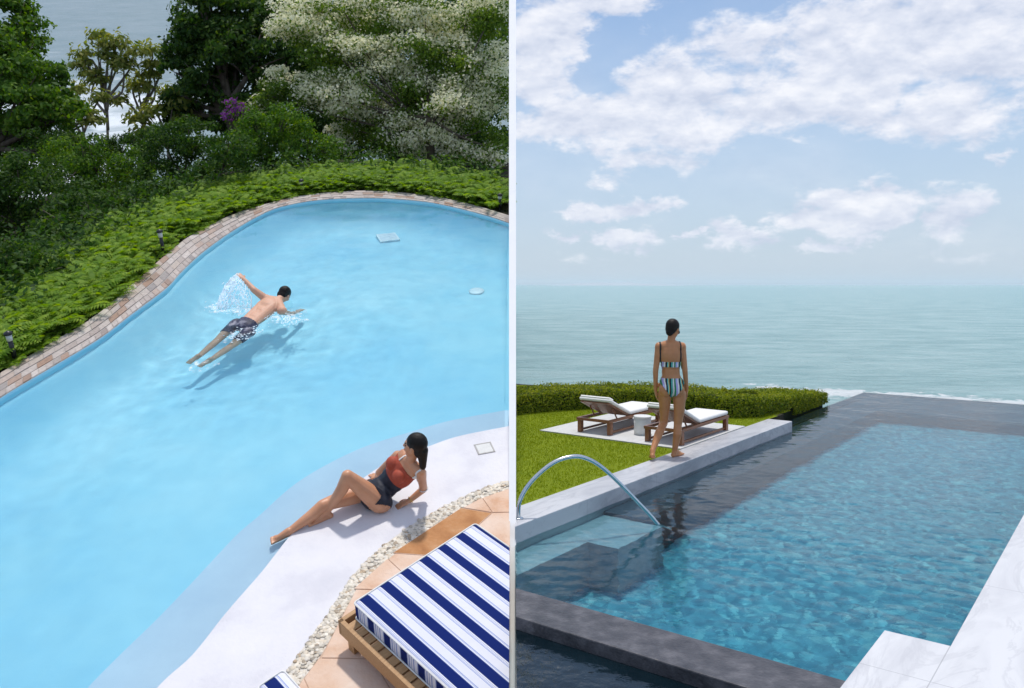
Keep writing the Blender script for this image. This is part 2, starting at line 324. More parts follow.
def splashmat():
    m, t, o = nt('splash'); p = N(t, 'ShaderNodeBsdfPrincipled'); p.inputs['Base Color'].default_value = (.9, .95, .97, 1); p.inputs['Roughness'].default_value = .15
    tr = N(t, 'ShaderNodeBsdfTransparent'); n = N(t, 'ShaderNodeTexNoise', i_Scale=9, i_Detail=9, i_Roughness=.72); t.links.new(coord(t), n.inputs['Vector'])
    x = N(t, 'ShaderNodeMixShader'); t.links.new(smooth(t, n.outputs['Fac'], .50, .72), x.inputs[0]); t.links.new(tr.outputs[0], x.inputs[1]); t.links.new(p.outputs[0], x.inputs[2]); t.links.new(x.outputs[0], o.inputs[0]); return m
M['splash'] = splashmat()
M['drop'] = leafmat('drop', [(.3, (.86, .9, .92)), (.7, (.92, .95, .97))], .45, rough=.15)
def stripes(name, axis_rot, per, bands, rough=.85, off=0.0, rotxyz=None):
    """bands: [(start 0..1, colour)] repeating every `per` metres along the rotated X axis"""
    m, t, o = nt(name); p = N(t, 'ShaderNodeBsdfPrincipled'); v = coord(t, rot=rotxyz or (0, 0, axis_rot))
    s = t.nodes.new('ShaderNodeSeparateXYZ'); t.links.new(v, s.inputs[0])
    fr = math_(t, 'FRACT', math_(t, 'ADD', math_(t, 'DIVIDE', s.outputs[0], per), 50+off)); r = ramp(t, bands, 'CONSTANT'); t.links.new(fr, r.inputs[0])
    n = N(t, 'ShaderNodeTexNoise', i_Scale=350, i_Detail=2); t.links.new(v, n.inputs['Vector']); b = N(t, 'ShaderNodeBump', i_Strength=.25, i_Distance=.002)
    n4 = N(t, 'ShaderNodeTexNoise', i_Scale=6, i_Detail=3); t.links.new(v, n4.inputs['Vector']); b4 = N(t, 'ShaderNodeBump', i_Strength=.4, i_Distance=.02); t.links.new(n4.outputs['Fac'], b4.inputs['Height'])
    t.links.new(b4.outputs[0], b.inputs['Normal']); t.links.new(n.outputs['Fac'], b.inputs['Height']); t.links.new(b.outputs[0], p.inputs['Normal'])
    t.links.new(r.outputs[0], p.inputs['Base Color']); p.inputs['Roughness'].default_value = rough; p.inputs['Specular IOR Level'].default_value = .15; t.links.new(p.outputs[0], o.inputs[0]); return m
# ================================================================ WORLD, SUN, CAMERA
W = bpy.data.worlds.new('World'); S.world = W; W.use_nodes = True; t = W.node_tree; t.nodes.clear()
wo = t.nodes.new('ShaderNodeOutputWorld'); bg = t.nodes.new('ShaderNodeBackground'); sky = t.nodes.new('ShaderNodeTexSky'); sky.sky_type = 'NISHITA'; sky.sun_disc = False
sky.sun_elevation = math.radians(SUN_EL); sky.sun_rotation = math.radians(SUN_AZ); sky.air_density = 1.0; sky.dust_density = .4; sky.ozone_density = 1.6; sky.altitude = 0
tc = t.nodes.new('ShaderNodeTexCoord'); sx = t.nodes.new('ShaderNodeSeparateXYZ'); t.links.new(tc.outputs['Generated'], sx.inputs[0])
az = math_(t, 'ARCTAN2', sx.outputs[0], sx.outputs[1]); el = math_(t, 'ARCSINE', sx.outputs[2])
cw = t.nodes.new('ShaderNodeCombineXYZ'); t.links.new(az, cw.inputs[0]); t.links.new(math_(t, 'MULTIPLY', el, 1.6), cw.inputs[1])
def warp_noise(scale, off, amp, det):
    ad = t.nodes.new('ShaderNodeVectorMath'); ad.operation = 'ADD'; ad.inputs[1].default_value = off; t.links.new(cw.outputs[0], ad.inputs[0])
    n_ = N(t, 'ShaderNodeTexNoise', i_Scale=scale, i_Detail=det, i_Roughness=.62); t.links.new(ad.outputs[0], n_.inputs['Vector'])
    return math_(t, 'MULTIPLY', math_(t, 'SUBTRACT', n_.outputs['Fac'], .5), amp)
azw = math_(t, 'ADD', az, warp_noise(11, (3, 1, 0), .20, 7)); elw = math_(t, 'ADD', el, warp_noise(13, (8, 5, 2), .075, 7))
CL = [(890, 50, 200, 62, 1.08), (800, 105, 120, 32, .95), (950, 110, 90, 36, .9), (600, 120, 115, 28, 1.0), (545, 50, 50, 60, 1.0), (680, 98, 72, 50, 1.0), (655, 158, 60, 24, .8), (590, 0, 80, 18, .8), (848, 214, 62, 22, 1.3), (958, 220, 44, 24, .95), (815, 249, 42, 9, .95), (648, 210, 40, 12, 1.0), (590, 212, 34, 11, .95), (618, 240, 34, 9, .95), (738, 236, 36, 11, .95), (566, 236, 26, 8, .95), (690, 236, 16, 5, .9), (600, 258, 60, 7, .5), (1000, 158, 18, 12, .7), (860, 243, 24, 8, .7), (980, 258, 40, 8, .5)]
tot = None
for (cx, cy, rx, ry, w) in CL:
    a0 = math.atan((cx-512)/F); e0 = math.atan((H0-cy)/F*math.cos(a0)); kx = rx/F*math.cos(a0)**2; ky = ry/F*math.cos(a0)
    dx = math_(t, 'MULTIPLY', math_(t, 'SUBTRACT', azw, a0), 1/kx); dy = math_(t, 'MULTIPLY', math_(t, 'SUBTRACT', elw, e0), 1/ky)
    d2 = math_(t, 'ADD', math_(t, 'MULTIPLY', dx, dx), math_(t, 'MULTIPLY', dy, dy))
    g = math_(t, 'MULTIPLY', math_(t, 'EXPONENT', math_(t, 'MULTIPLY', d2, -.8)), w)
    tot = g if tot is None else math_(t, 'MAXIMUM', tot, g)
cb = t.nodes.new('ShaderNodeCombineXYZ'); t.links.new(az, cb.inputs[0]); t.links.new(math_(t, 'MULTIPLY', el, 1.9), cb.inputs[1])
n1 = N(t, 'ShaderNodeTexNoise', i_Scale=14, i_Detail=14, i_Roughness=.62, i_Distortion=.1); t.links.new(cb.outputs[0], n1.inputs['Vector'])
n2 = N(t, 'ShaderNodeTexNoise', i_Scale=3.2, i_Detail=4); t.links.new(cb.outputs[0], n2.inputs['Vector'])
hi = smooth(t, el, .38, .7)                                  # broken cloud everywhere overhead, away from the modelled ones
base = math_(t, 'ADD', tot, math_(t, 'MULTIPLY', hi, .55))
den = math_(t, 'ADD', math_(t, 'MULTIPLY', base, 1.15), math_(t, 'MULTIPLY', math_(t, 'SUBTRACT', n1.outputs['Fac'], .5), 2.1))
cov = smooth(t, den, .30, .86); cov = math_(t, 'MULTIPLY', cov, smooth(t, el, 0.0, .05))
thin = math_(t, 'MULTIPLY', smooth(t, n2.outputs['Fac'], .35, .75), .28); cov = math_(t, 'MAXIMUM', math_(t, 'MULTIPLY', cov, .93), math_(t, 'MULTIPLY', thin, smooth(t, el, -.01, .06)))
n5 = N(t, 'ShaderNodeTexNoise', i_Scale=16, i_Detail=8); t.links.new(cb.outputs[0], n5.inputs['Vector'])
cr = ramp(t, [(.15, (4.1, 4.5, 5.5)), (.5, (5.3, 5.55, 6.3)), (.85, (6.6, 6.65, 7.0))])
vup = t.nodes.new('ShaderNodeVectorMath'); vup.operation = 'ADD'; vup.inputs[1].default_value = (0, .028, 0); t.links.new(cb.outputs[0], vup.inputs[0])   # denser cloud above = shaded base below
n6 = N(t, 'ShaderNodeTexNoise', i_Scale=14, i_Detail=6, i_Roughness=.62, i_Distortion=.1); t.links.new(vup.outputs[0], n6.inputs['Vector'])
shd = math_(t, 'MULTIPLY_ADD', math_(t, 'SUBTRACT', n1.outputs['Fac'], n6.outputs['Fac']), 1.7, .5); shd = math_(t, 'MULTIPLY_ADD', math_(t, 'SUBTRACT', n5.outputs['Fac'], .5), .5, shd, clamp=True)
t.links.new(shd, cr.inputs[0])
mixc = N(t, 'ShaderNodeMixRGB'); t.links.new(cov, mixc.inputs[0]); t.links.new(sky.outputs[0], mixc.inputs[1]); t.links.new(cr.outputs[0], mixc.inputs[2])
veil = math_(t, 'MULTIPLY', math_(t, 'SUBTRACT', 1, smooth(t, math_(t, 'ABSOLUTE', el), 0.0, .42)), .80)
mixv = N(t, 'ShaderNodeMixRGB'); mixv.inputs[2].default_value = (3.3, 4.05, 5.15, 1); t.links.new(veil, mixv.inputs[0]); t.links.new(sky.outputs[0], mixv.inputs[1]); t.links.new(mixv.outputs[0], mixc.inputs[1])
t.links.new(mixc.outputs[0], bg.inputs['Color']); bg.inputs['Strength'].default_value = .138; t.links.new(bg.outputs[0], wo.inputs[0])
sl = bpy.data.lights.new('sun', 'SUN'); sl.energy = 2.5; sl.angle = math.radians(3.5); sl.color = (1, .95, .88); so = bpy.data.objects.new('sun', sl); COL.objects.link(so)
e, a_ = math.radians(SUN_EL), math.radians(SUN_AZ); sd = Vector((math.sin(a_)*math.cos(e), math.cos(a_)*math.cos(e), math.sin(e)))
so.rotation_euler = sd.to_track_quat('Z', 'Y').to_euler()
cd = bpy.data.cameras.new('camera'); co = bpy.data.objects.new('camera', cd); COL.objects.link(co); S.camera = co
co.location = (0, 0, CAM); co.rotation_euler = (math.pi/2, 0, 0); cd.sensor_width = 36; cd.lens = F*36/1024; cd.shift_y = -59.5/1024; cd.clip_end = 60000; cd.clip_start = .05
S.view_settings.view_transform = 'Standard'; S.view_settings.look = 'None'; S.view_settings.gamma = 1; S.view_settings.use_curve_mapping = False; S.view_settings.exposure = .1
S.cycles.use_denoising = True; S.cycles.max_bounces = 10; S.cycles.transparent_max_bounces = 24; S.cycles.volume_bounces = 1; S.cycles.sample_clamp_indirect = 6
# ================================================================ THE ADDED WHITE BORDER STRIP
mb = MB(); wy = [(5.05, -2.5), (14, CAM+4.95), (19, CAM+6.8), (19, -2.5)]   # added border between the two views; near end leans back for sun, thickens upwards
vs = []
for q0, q1 in ((-3/F, 4/F),): 
    for sg in (q0, q1):
        for i, (y, z) in enumerate(wy): vs.append((sg*(5.05 if i in (0, 3) else 14), y, z))
mb.add(vs, [(0, 1, 2, 3), (7, 6, 5, 4), (0, 4, 5, 1), (1, 5, 6, 2), (2, 6, 7, 3), (3, 7, 4, 0)])
tag(mb.build('dividing_wall', M['white_wall']), 'thin plain white upright wall dividing the curved pool from the infinity pool', 'wall')
# ================================================================ PEOPLE
def nearest(P, segs):
    """P (n,3); segs: (a, b, ra, rb) -> index of the segment whose surface is nearest, and param"""
    best = np.full(len(P), 1e9); idx = np.zeros(len(P), int); par = np.zeros(len(P))
    for i, (a, b, ra, rb) in enumerate(segs):
        a = np.array(a); b = np.array(b); d = b-a; tt = np.clip(((P-a)@d)/(d@d), 0, 1); q = a+tt[:, None]*d
        ds = np.linalg.norm(P-q, axis=1)-(ra+(rb-ra)*tt); k = ds < best; best[k] = ds[k]; idx[k] = i; par[k] = tt[k]
    return idx, par
def mesh_np(o):
    me = o.data; n = len(me.vertices); co_ = np.zeros(n*3, np.float32); me.vertices.foreach_get('co', co_); no = np.zeros(n*3, np.float32); me.vertices.foreach_get('normal', no)
    fc = np.zeros(len(me.polygons)*3, np.float32); me.polygons.foreach_get('center', fc)
    return co_.reshape(-1, 3), no.reshape(-1, 3), fc.reshape(-1, 3)
def shell(body, mask, off, name, mats, midx=None):
    co_, no, fc = mesh_np(body); sel = np.nonzero(mask)[0]; vm = {}; vs = []; fs = []; mi = []
    for i in sel:
        f = []
        for v in body.data.polygons[i].vertices:
            if v not in vm: vm[v] = len(vs); vs.append(co_[v]+no[v]*off)
            f.append(vm[v])
        fs.append(f); mi.append(0 if midx is None else int(midx[i]))
    me = bpy.data.meshes.new(name); me.from_pydata(vs, [], fs); me.polygons.foreach_set('material_index', mi); me.polygons.foreach_set('use_smooth', [True]*len(fs))
    o = link(name, me, mats, body)
    md = o.modifiers.new('thick', 'SOLIDIFY'); md.thickness = off*.9; md.offset = -1
    return o
def hand(mb, wrist, d, palm_n, side, k=1.0, curl=.5, r0=.0085):
    """d: direction of the fingers, palm_n: direction the palm faces, side: direction of the thumb"""
    d = Vector(d).normalized(); pn = Vector(palm_n); pn = (pn-d*pn.dot(d)).normalized(); sdv = Vector(side); sdv = (sdv-d*sdv.dot(d)-pn*sdv.dot(pn)).normalized()
    w = Vector(wrist); mb.ell(w+d*.048*k, .038*k, .016*k, .05*k, sdv, pn, d)
    mb.cap(w-d*.01, w+d*.03*k, .022*k, .02*k)
    for i, (o, ln) in enumerate(((.030, .068), (.011, .078), (-.009, .072), (-.028, .056))):
        p = w+d*.082*k+sdv*o*k; q = p+(d*.9+pn*curl*.35+sdv*o*1.5).normalized()*ln*.5*k; r = q+(d*.7+pn*curl*.9).normalized()*ln*.5*k
        mb.cap(w+d*.05*k+sdv*o*.8*k, p, .010*k, r0*1.05*k, 8); mb.cap(p, q, r0*k, r0*.95*k, 8); mb.cap(q, r, r0*.95*k, r0*.8*k, 8)
    p = w+d*.025*k+sdv*.028*k; q = p+(d*.6+sdv*.7+pn*.25).normalized()*.04*k; r = q+(d*.9+sdv*.25+pn*.3).normalized()*.032*k
    mb.cap(p, q, .013*k, .0105*k, 8); mb.cap(q, r, .0105*k, .009*k, 8)
def foot(mb, ankle, heel, toe, k=1.0):
    ankle, heel, toe = Vector(ankle), Vector(heel), Vector(toe); d = (toe-heel).normalized(); up = ankle-heel; up = (up-d*up.dot(d)).normalized(); sdv = d.cross(up)
    mb.cap(ankle, heel+d*.02, .034*k, .03*k); ball = heel+(toe-heel)*.7
    mb.cap(ankle+d*.01, ball+up*.008, .036*k, .024*k); mb.cap(heel+d*.01, ball, .028*k, .024*k)
    for s_ in (-1, 1): mb.cap(heel+d*.02, ball+sdv*.020*s_*k, .026*k, .021*k)
    for i, (o, ln) in enumerate(((-.034, 1.0), (-.015, .96), (.0, .88), (.015, .8), (.03, .7))): mb.cap(ball+sdv*o*.8*k, ball+sdv*o*k+(toe-ball)*ln, .013*k, .010*k if i else .013*k, 8)
def head(mb, c, fwd, up, k=1.0):
    f = Vector(fwd).normalized(); up = Vector(up); up = (up-f*up.dot(f)).normalized(); s_ = f.cross(up); c = Vector(c)
    mb.ell(c+up*.025*k-f*.012*k, .076*k, .096*k, .088*k, s_, f, up)
    mb.ell(c-up*.03*k+f*.022*k, .058*k, .068*k, .085*k, s_, f, up)
    mb.ell(c-up*.092*k+f*.055*k, .026*k, .025*k, .022*k, s_, f, up)
    mb.cap(c+f*.080*k+up*.012*k, c+f*.098*k-up*.022*k, .009*k, .013*k, 8)            # nose
    mb.ell(c+f*.086*k-up*.055*k, .024*k, .012*k, .011*k, s_, f, up)                  # mouth
    mb.ell(c+f*.080*k+up*.022*k, .045*k, .012*k, .010*k, s_, f, up)                  # brow
    for q in (-1, 1):
        mb.ell(c+s_*.076*k*q-f*.005*k-up*.012*k, .008*k, .018*k, .030*k, s_, f, up)    # ears
        mb.ell(c+f*.074*k+s_*.031*k*q+up*.002*k, .013*k, .010*k, .009*k, s_, f, up)   # eyeballs
        mb.ell(c+f*.052*k+s_*.04*k*q-up*.028*k, .025*k, .028*k, .025*k, s_, f, up)    # cheeks
    return f, up, s_
def face_paint(body, c, f, up, s_, k=1.0, eye=1, lip=2):
    co_, no, fc = mesh_np(body); d = fc-np.array(c); a, b, e_ = d@np.array(f), d@np.array(up), d@np.array(s_)
    mi = np.zeros(len(fc), np.int32)
    mi[(a > .06*k) & (abs(b-.002*k) < .008*k) & (abs(abs(e_)-.031*k) < .014*k)] = eye
    mi[(a > .07*k) & (abs(b+.055*k) < .010*k) & (abs(e_) < .024*k)] = lip
    mi[(a > .06*k) & (abs(b-.024*k) < .005*k) & (abs(abs(e_)-.031*k) < .020*k)] = eye
    body.data.polygons.foreach_set('material_index', mi)
def torso(mb, pel, wai, che, nb, lat, scale=1.0, male=False, bust=True):
    """pelvis, waist, chest, neck-base points and the body's lateral unit vector (towards its own left)"""
    lat = Vector(lat).normalized(); k = scale
    def fr(a, b):
        z = (b-a).normalized(); x = (lat-z*lat.dot(z)).normalized(); return x, x.cross(z) if False else z.cross(x), z
    pel, wai, che, nb = map(Vector, (pel, wai, che, nb))
    x, y, z = fr(pel, wai); front = -y
    hw = .150 if male else .158
    mb.ell(pel+z*.01*k, hw*k, .098*k, .125*k, x, y, z)
    x2, y2, z2 = fr(pel, che); mb.ell(wai, (.135 if male else .112)*k, .088*k, .15*k, x2, y2, z2)
    x3, y3, z3 = fr(wai, nb); mb.ell(che, (.165 if male else .140)*k, .100*k, .17*k, x3, y3, z3)
    mb.ell(che+z3*.10*k, (.175 if male else .150)*k, .075*k, .085*k, x3, y3, z3)
    if male: mb.cap(pel, che, .084, .090); mb.cap(pel+x2*.05, che+x3*.07, .085, .09); mb.cap(pel-x2*.05, che-x3*.07, .085, .09)
    mb.ell(wai.lerp(che, .5), (.145 if male else .118)*k, .09*k, .13*k, x3, y3, z3); mb.ell(wai.lerp(pel, .5), (.135 if male else .125)*k, .092*k, .11*k, x2, y2, z2)
    return (x, y, z), (x3, y3, z3)
# ---- woman standing by the infinity pool, seen from behind
YW = 10.22
def w(px, py, dy=0.0): return RW(px, py, YW+dy)
b = MB(); segs = []
def limb(b, pts, rs, segs):
    for i in range(len(pts)-1):
        b.cap(pts[i], pts[i+1], rs[i], rs[i+1]); segs.append((tuple(pts[i]), tuple(pts[i+1]), rs[i], rs[i+1]))
pel, wai, che, nb = w(671.5, 386), w(670.8, 372, .01), w(670.5, 355, -.01), w(671, 342, 0)
(x, y, z), (x3, y3, z3) = torso(b, pel, wai, che, nb, (-1, .12, 0), 1.0)
for q in (665.2, 677.8): b.ell(w(q, 389.5, -.055), .082, .08, .092)
for q in (-1, 1): b.ell(che+Vector((q*.07, .09, -.03)), .06, .05, .055)
b.cap(nb-Vector((0, 0, .02)), w(672, 333, .01), .052, .046); b.cap(w(671, 343), w(660, 346), .05, .045); b.cap(w(671, 343), w(681.5, 346), .05, .045)
ntor = [(tuple(pel-z*.06), tuple(nb), .13, .13)]
aL = [w(658.8, 347), w(655.6, 371, -.01), w(655.6, 389.5, .03)]; aR = [w(682.2, 347), w(685, 371, -.02), w(686.6, 389.5, .04)]
lR = [w(679.3, 394), w(679.2, 410, 0), w(677.8, 424.5, .01), w(677.4, 434, -.03), w(674.6, 451, -.01)]
lL = [w(664.9, 394), w(664.6, 409, .06), w(663.8, 423, .10), w(658.8, 433.5, -.06), w(652.6, 450.5, -.22)]
limb(b, aL, [.046, .034, .025], segs); limb(b, aR, [.046, .034, .025], segs); n_arm = len(segs)
b.ell(aL[0], .05, .05, .06); b.ell(aR[0], .05, .05, .06)
limb(b, lR, [.083, .068, .050, .053, .032], segs); limb(b, lL, [.083, .066, .049, .052, .032], segs)
hand(b, aL[2], (.12, .12, -1), (1, 0, 0), (0, 1, 0), 1.0, .5); hand(b, aR[2], (-.02, .1, -1), (-1, 0, 0), (0, 1, 0), 1.0, .5)
gR = RG(672, 456); foot(b, lR[-1], Vector((lR[-1].x-.03, lR[-1].y-.03, .028)), Vector((lR[-1].x+.13, lR[-1].y+.15, .016)))
tL = Vector((lL[-1].x+.015, lL[-1].y+.10, .02)); foot(b, lL[-1], lL[-1]+Vector((-.012, -.055, -.05)), tL)
hc = w(673, 329, .01); hf = Vector((.62, .7, -.22)); f, up, s_ = head(b, hc, hf, (.05, 0, 1), .98)
body = remesh(b, 'person', [M['skin_tan'], M['eye'], M['lip']], .0065, 5)
face_paint(body, hc, f, up, s_, .98)
tag(body, 'woman in a striped bikini walking barefoot on the marble coping, seen from behind', 'person')
co_, no, fc = mesh_np(body); allsegs = ntor+segs; idx, par = nearest(fc, allsegs)
notarm = (idx == 0) | (idx > n_arm)
xc = pel.x; zc = w(671, 396).z; zt = w(671, 378).z; ax = abs(fc[:, 0]-xc)
back = fc[:, 1] < pel.y
zlow = zc-.01+np.maximum(0, ax-.02)*np.where(back, 1.35, 1.6)
m_bot = notarm & (fc[:, 2] < zt) & (fc[:, 2] > zlow) & (ax < .2)
M['bikini'] = stripes('bikini', 0, .16, [(0, (.02, .02, .03)), (.13, (.10, .42, .36)), (.26, (.75, .76, .72)), (.36, (.05, .24, .10)), (.48, (.45, .42, .72)), (.62, (.8, .78, .72)), (.72, (.02, .02, .03)), (.84, (.16, .50, .46)), (.93, (.7, .5, .16))], .6, off=.0)
bo = shell(body, m_bot, .006, 'bikini_bottom', [M['bikini']])
z1, z0 = w(671, 361.5).z, w(671, 366.5).z; dfront = (fc[:, 1] > che.y)
m_top = notarm & (idx == 0) & (fc[:, 2] < np.where(dfront, z1+.05, z1)) & (fc[:, 2] > np.where(dfront, z0-.03, z0)) & (ax < .2)
xa, xb = w(659.8, 350).x, w(679.6, 350).x
strap = (((abs(fc[:, 0]-xa) < .008) | (abs(fc[:, 0]-xb) < .008)) & (fc[:, 2] >= z1) & (fc[:, 2] < z1+.40))
shell(body, m_top | strap, .006, 'bikini_top', [M['bikini'], M['black_fabric']], np.where(strap & ~m_top, 1, 0))
h = MB(); h.ell(hc+up*.036-f*.022, .083, .098, .092, s_, f, up); h.ell(hc-f*.065-up*.05, .05, .045, .05, s_, f, up); h.ell(hc-f*.05+up*.0, .072, .065, .08, s_, f, up)
ho = remesh(h, 'hair', [M['hair']], .006, 4, body)
# ---- generic dressing helpers for the left place are in local (hillside) coordinates
# ---- woman reclining on the wet ledge
b = MB(); segs = []
P = {k_: L(*v_) for k_, v_ in dict(head=(414.5, 445.5, .67), neck=(409.5, 459, .50), shN=(420.5, 471.5, .42), shF=(397.5, 455.5, .42), chest=(401, 471, .33), waist=(386, 486, .17), pelvis=(374, 496, .115),
    hipN=(379, 502, .11), hipF=(367.5, 490, .11), kneeN=(347.5, 476, .43), ankN=(327, 511, .085), heelN=(331.5, 515, .03), toeN=(308.5, 524, .02), kneeF=(322.5, 505.5, .15), ankF=(290, 531, .03), heelF=(290, 535, -.03), toeF=(270.5, 541, .0),
    elbN=(423.5, 489, .13), wrN=(409.5, 500.5, .05), haN=(396, 507, .02), elbF=(379, 472.5, .16), wrF=(377, 478, .04)).items()}
lat = (P['shF']-P['shN']).normalized(); lat = -lat          # her own left is the near side
nbp = P['neck']-Vector((0, 0, .03))
(x, y, z), (x3, y3, z3) = torso(b, P['pelvis'], P['waist'], P['chest'], nbp, lat, 1.06)
ctr = P['chest']; fr = -y3 if (-y3).z > 0 else y3
for q in (-1, 1): b.ell(ctr+fr*.085+x3*.072*q+z3*.02, .062, .05, .06, x3, fr, z3)
b.cap(nbp, P['head']-Vector((.0, .0, .05)), .05, .045); b.cap(nbp, P['shN'], .05, .046); b.cap(nbp, P['shF'], .05, .046)
tors = [(tuple(P['pelvis']), tuple(nbp), .12, .12)]
limb(b, [P['shN'], P['elbN'], P['wrN']], [.047, .036, .026], segs); limb(b, [P['shF'], P['elbF'], P['wrF']], [.047, .034, .025], segs); hq_ = P['wrN']+(P['haN']-P['wrN']).normalized()*.2; segs += [(tuple(P['wrN']), tuple(hq_), .03, .03), (tuple(P['wrF']), tuple(P['wrF']+Vector((-.12, .16, -.04))), .03, .03)]; n_arm = len(segs)
limb(b, [P['hipN'], P['hipN'].lerp(P['kneeN'], .5), P['kneeN'], P['kneeN'].lerp(P['ankN'], .3)+Vector((.01, -.01, -.015)), P['ankN']], [.098, .083, .056, .056, .033], segs)
limb(b, [P['hipF'], P['hipF'].lerp(P['kneeF'], .5), P['kneeF'], P['kneeF'].lerp(P['ankF'], .3)+Vector((0, 0, -.015)), P['ankF']], [.098, .08, .054, .054, .032], segs)
b.ell(P['pelvis'].lerp(P['hipN'], .8)+Vector((.03, -.01, -.01)), .10, .09, .10)
hand(b, P['wrN'], P['haN']-P['wrN'], (0, 0, -1), (.1, 1, 0), 1.0, .35); hand(b, P['wrF'], Vector((-.6, .8, -.2)), (0, 0, -1), (-1, 0, 0), .95, .2)
foot(b, P['ankN'], P['heelN'], P['toeN']); foot(b, P['ankF'], P['heelF'], P['toeF'])
hc = P['head']; f, up, s_ = head(b, hc, (-.93, .25, .08), (.25, .05, 1), 1.0)
body = remesh(b, 'person', [M['skin_fair'], M['eye'], M['lip']], .0065, 5)
face_paint(body, hc, f, up, s_)
tag(body, 'dark haired woman in a rust and navy swimsuit reclining on the pool ledge', 'person', left=True)
co_, no, fc = mesh_np(body); idx, par = nearest(fc, tors+segs)
axv = np.array((nbp-P['pelvis']).normalized()); tt = (fc-np.array(P['pelvis']))@axv; Lt = (nbp-P['pelvis']).length
lt = abs((fc-np.array(P['pelvis']))@np.array(x)); frv = (fc-np.array(P['pelvis']))@np.array(fr)
notarm = (idx == 0) | (idx > n_arm)
low = -.12+np.maximum(0, lt-.03)*1.3
leg1 = ((idx == n_arm+1) | (idx == n_arm+5)) & (par < .30)
suit = ((idx == 0) | leg1) & (tt > low) & (tt < Lt*.86)
latx = (fc-np.array(P['pelvis']))@np.array(x3)
strap2 = ((abs(abs(latx)-.10) < .007)) & (idx != 5) & (tt >= Lt*.8) & (tt < Lt*1.12)
mi = np.where(strap2 & ~suit, 2, np.where(tt > Lt*.50, 0, 1))
shell(body, suit | strap2, .006, 'swimsuit', [M['rust_fabric'], M['navy_fabric'], M['white_fabric']], mi)
h = MB(); h.ell(hc+up*.036-f*.022, .085, .1, .093, s_, f, up); h.ell(hc-f*.055-up*.02, .07, .06, .09, s_, f, up)
h.cap(hc-f*.075-up*.03, hc-f*.095-up*.19, .055, .03); h.cap(hc-f*.06-up*.05+s_*.02, hc-f*.075-up*.17+s_*.03, .045, .025)
remesh(h, 'hair', [M['hair']], .006, 4, body)
for nm, p, q in (('bracelet', P['wrN'].lerp(P['elbN'], .08), .03), ('arm_band', P['elbN'].lerp(P['shN'], .06), .04)):
    d = (P['elbN']-P['wrN']).normalized() if nm == 'bracelet' else (P['shN']-P['elbN']).normalized(); a1 = d.orthogonal().normalized(); a2 = d.cross(a1)
    mb = MB(); mb.tube([p+(a1*math.cos(k*math.pi/12)+a2*math.sin(k*math.pi/12))*q for k in range(25)], .005, 6); mb.build(nm, M['gold'] if nm == 'bracelet' else M['white_fabric'], body, True)
# ---- swimmer
b = MB(); segs = []
P = {k_: L(*v_) for k_, v_ in dict(head=(284.5, 295, .07), neck=(278, 301, .05), shL=(266, 299, .07), shR=(282, 311, .02), chest=(268, 307, .02), waist=(255, 319, -.02), pelvis=(245, 328, -.05),
    hipL=(237, 326, -.06), hipR=(248, 335, -.06), kneeL=(220, 344, -.14), ankL=(198, 365, -.20), toeL=(190, 373, -.26), kneeR=(233, 351, -.15), ankR=(211, 369, -.22), toeR=(201, 377, -.28), elb=(254, 290, .20), wr=(243.5, 279, .30), elbR=(292, 320, -.16), wrR=(300, 322, -.3)).items()}
lat = (P['shL']-P['shR']).normalized()
(x, y, z), (x3, y3, z3) = torso(b, P['pelvis'], P['waist'], P['chest'], P['neck'], lat, 1.05, True)
b.cap(P['neck'], P['head'], .06, .055); b.cap(P['neck'], P['shL'], .06, .06); b.cap(P['neck'], P['shR'], .06, .06)
for q in ('shL', 'shR'): b.ell(P[q], .07, .07, .065)
tors = [(tuple(P['pelvis']), tuple(P['neck']), .14, .15)]
limb(b, [P['shL'], P['elb'], P['wr']], [.058, .044, .030], segs); limb(b, [P['shR'], P['elbR'], P['wrR']], [.058, .044, .030], segs); n_arm = len(segs)
limb(b, [P['hipL'], P['kneeL'], P['kneeL'].lerp(P['ankL'], .3), P['ankL']], [.09, .06, .06, .036], segs)
limb(b, [P['hipR'], P['kneeR'], P['kneeR'].lerp(P['ankR'], .3), P['ankR']], [.09, .06, .06, .036], segs)
hand(b, P['wr'], (P['wr']-P['elb']), (-.5, .3, -.8), (.7, .7, 0), 1.05, .4); hand(b, P['wrR'], (P['wrR']-P['elbR']), (0, 0, -1), (-1, 0, 0), 1.05, .2)
for sfx in 'LR': foot(b, P['ank'+sfx], P['ank'+sfx]+Vector((0, 0, -.0))+(P['ank'+sfx]-P['toe'+sfx]).normalized()*.03+Vector((0, 0, .05)), P['toe'+sfx], 1.08)
ax1 = (P['neck']-P['pelvis']).normalized(); hc = P['head']; f, up, s_ = head(b, hc, (ax1*.45+Vector((0, 0, -.9))), ax1, 1.0)
body = remesh(b, 'person', [M['skin_pink'], M['eye'], M['lip']], .007, 5); face_paint(body, hc, f, up, s_)
tag(body, 'swimmer in dark blue shorts lifting one arm out of the water', 'person', left=True)
co_, no, fc = mesh_np(body); idx, par = nearest(fc, tors+segs)
axv = np.array(ax1); tt = (fc-np.array(P['pelvis']))@axv; notarm = (idx == 0) | (idx > n_arm)
legs = (idx == n_arm+1) | (idx == n_arm+4)
short = notarm & (tt < .10) & (((idx == 0)) | (legs & (par < .62)))
M['shorts'] = noisy('shorts', [(.35, (.012, .016, .045)), (.5, (.03, .035, .08)), (.62, (.30, .30, .36))], 7, rough=.6, bump=.4)
shell(body, short, .014, 'swim_shorts', [M['shorts']])
h = MB(); h.ell(hc+up*.03-f*.025, .084, .1, .092, s_, f, up); h.ell(hc-f*.05-up*.02, .075, .055, .08, s_, f, up)
remesh(h, 'hair', [M['hair']], .006, 4, body)
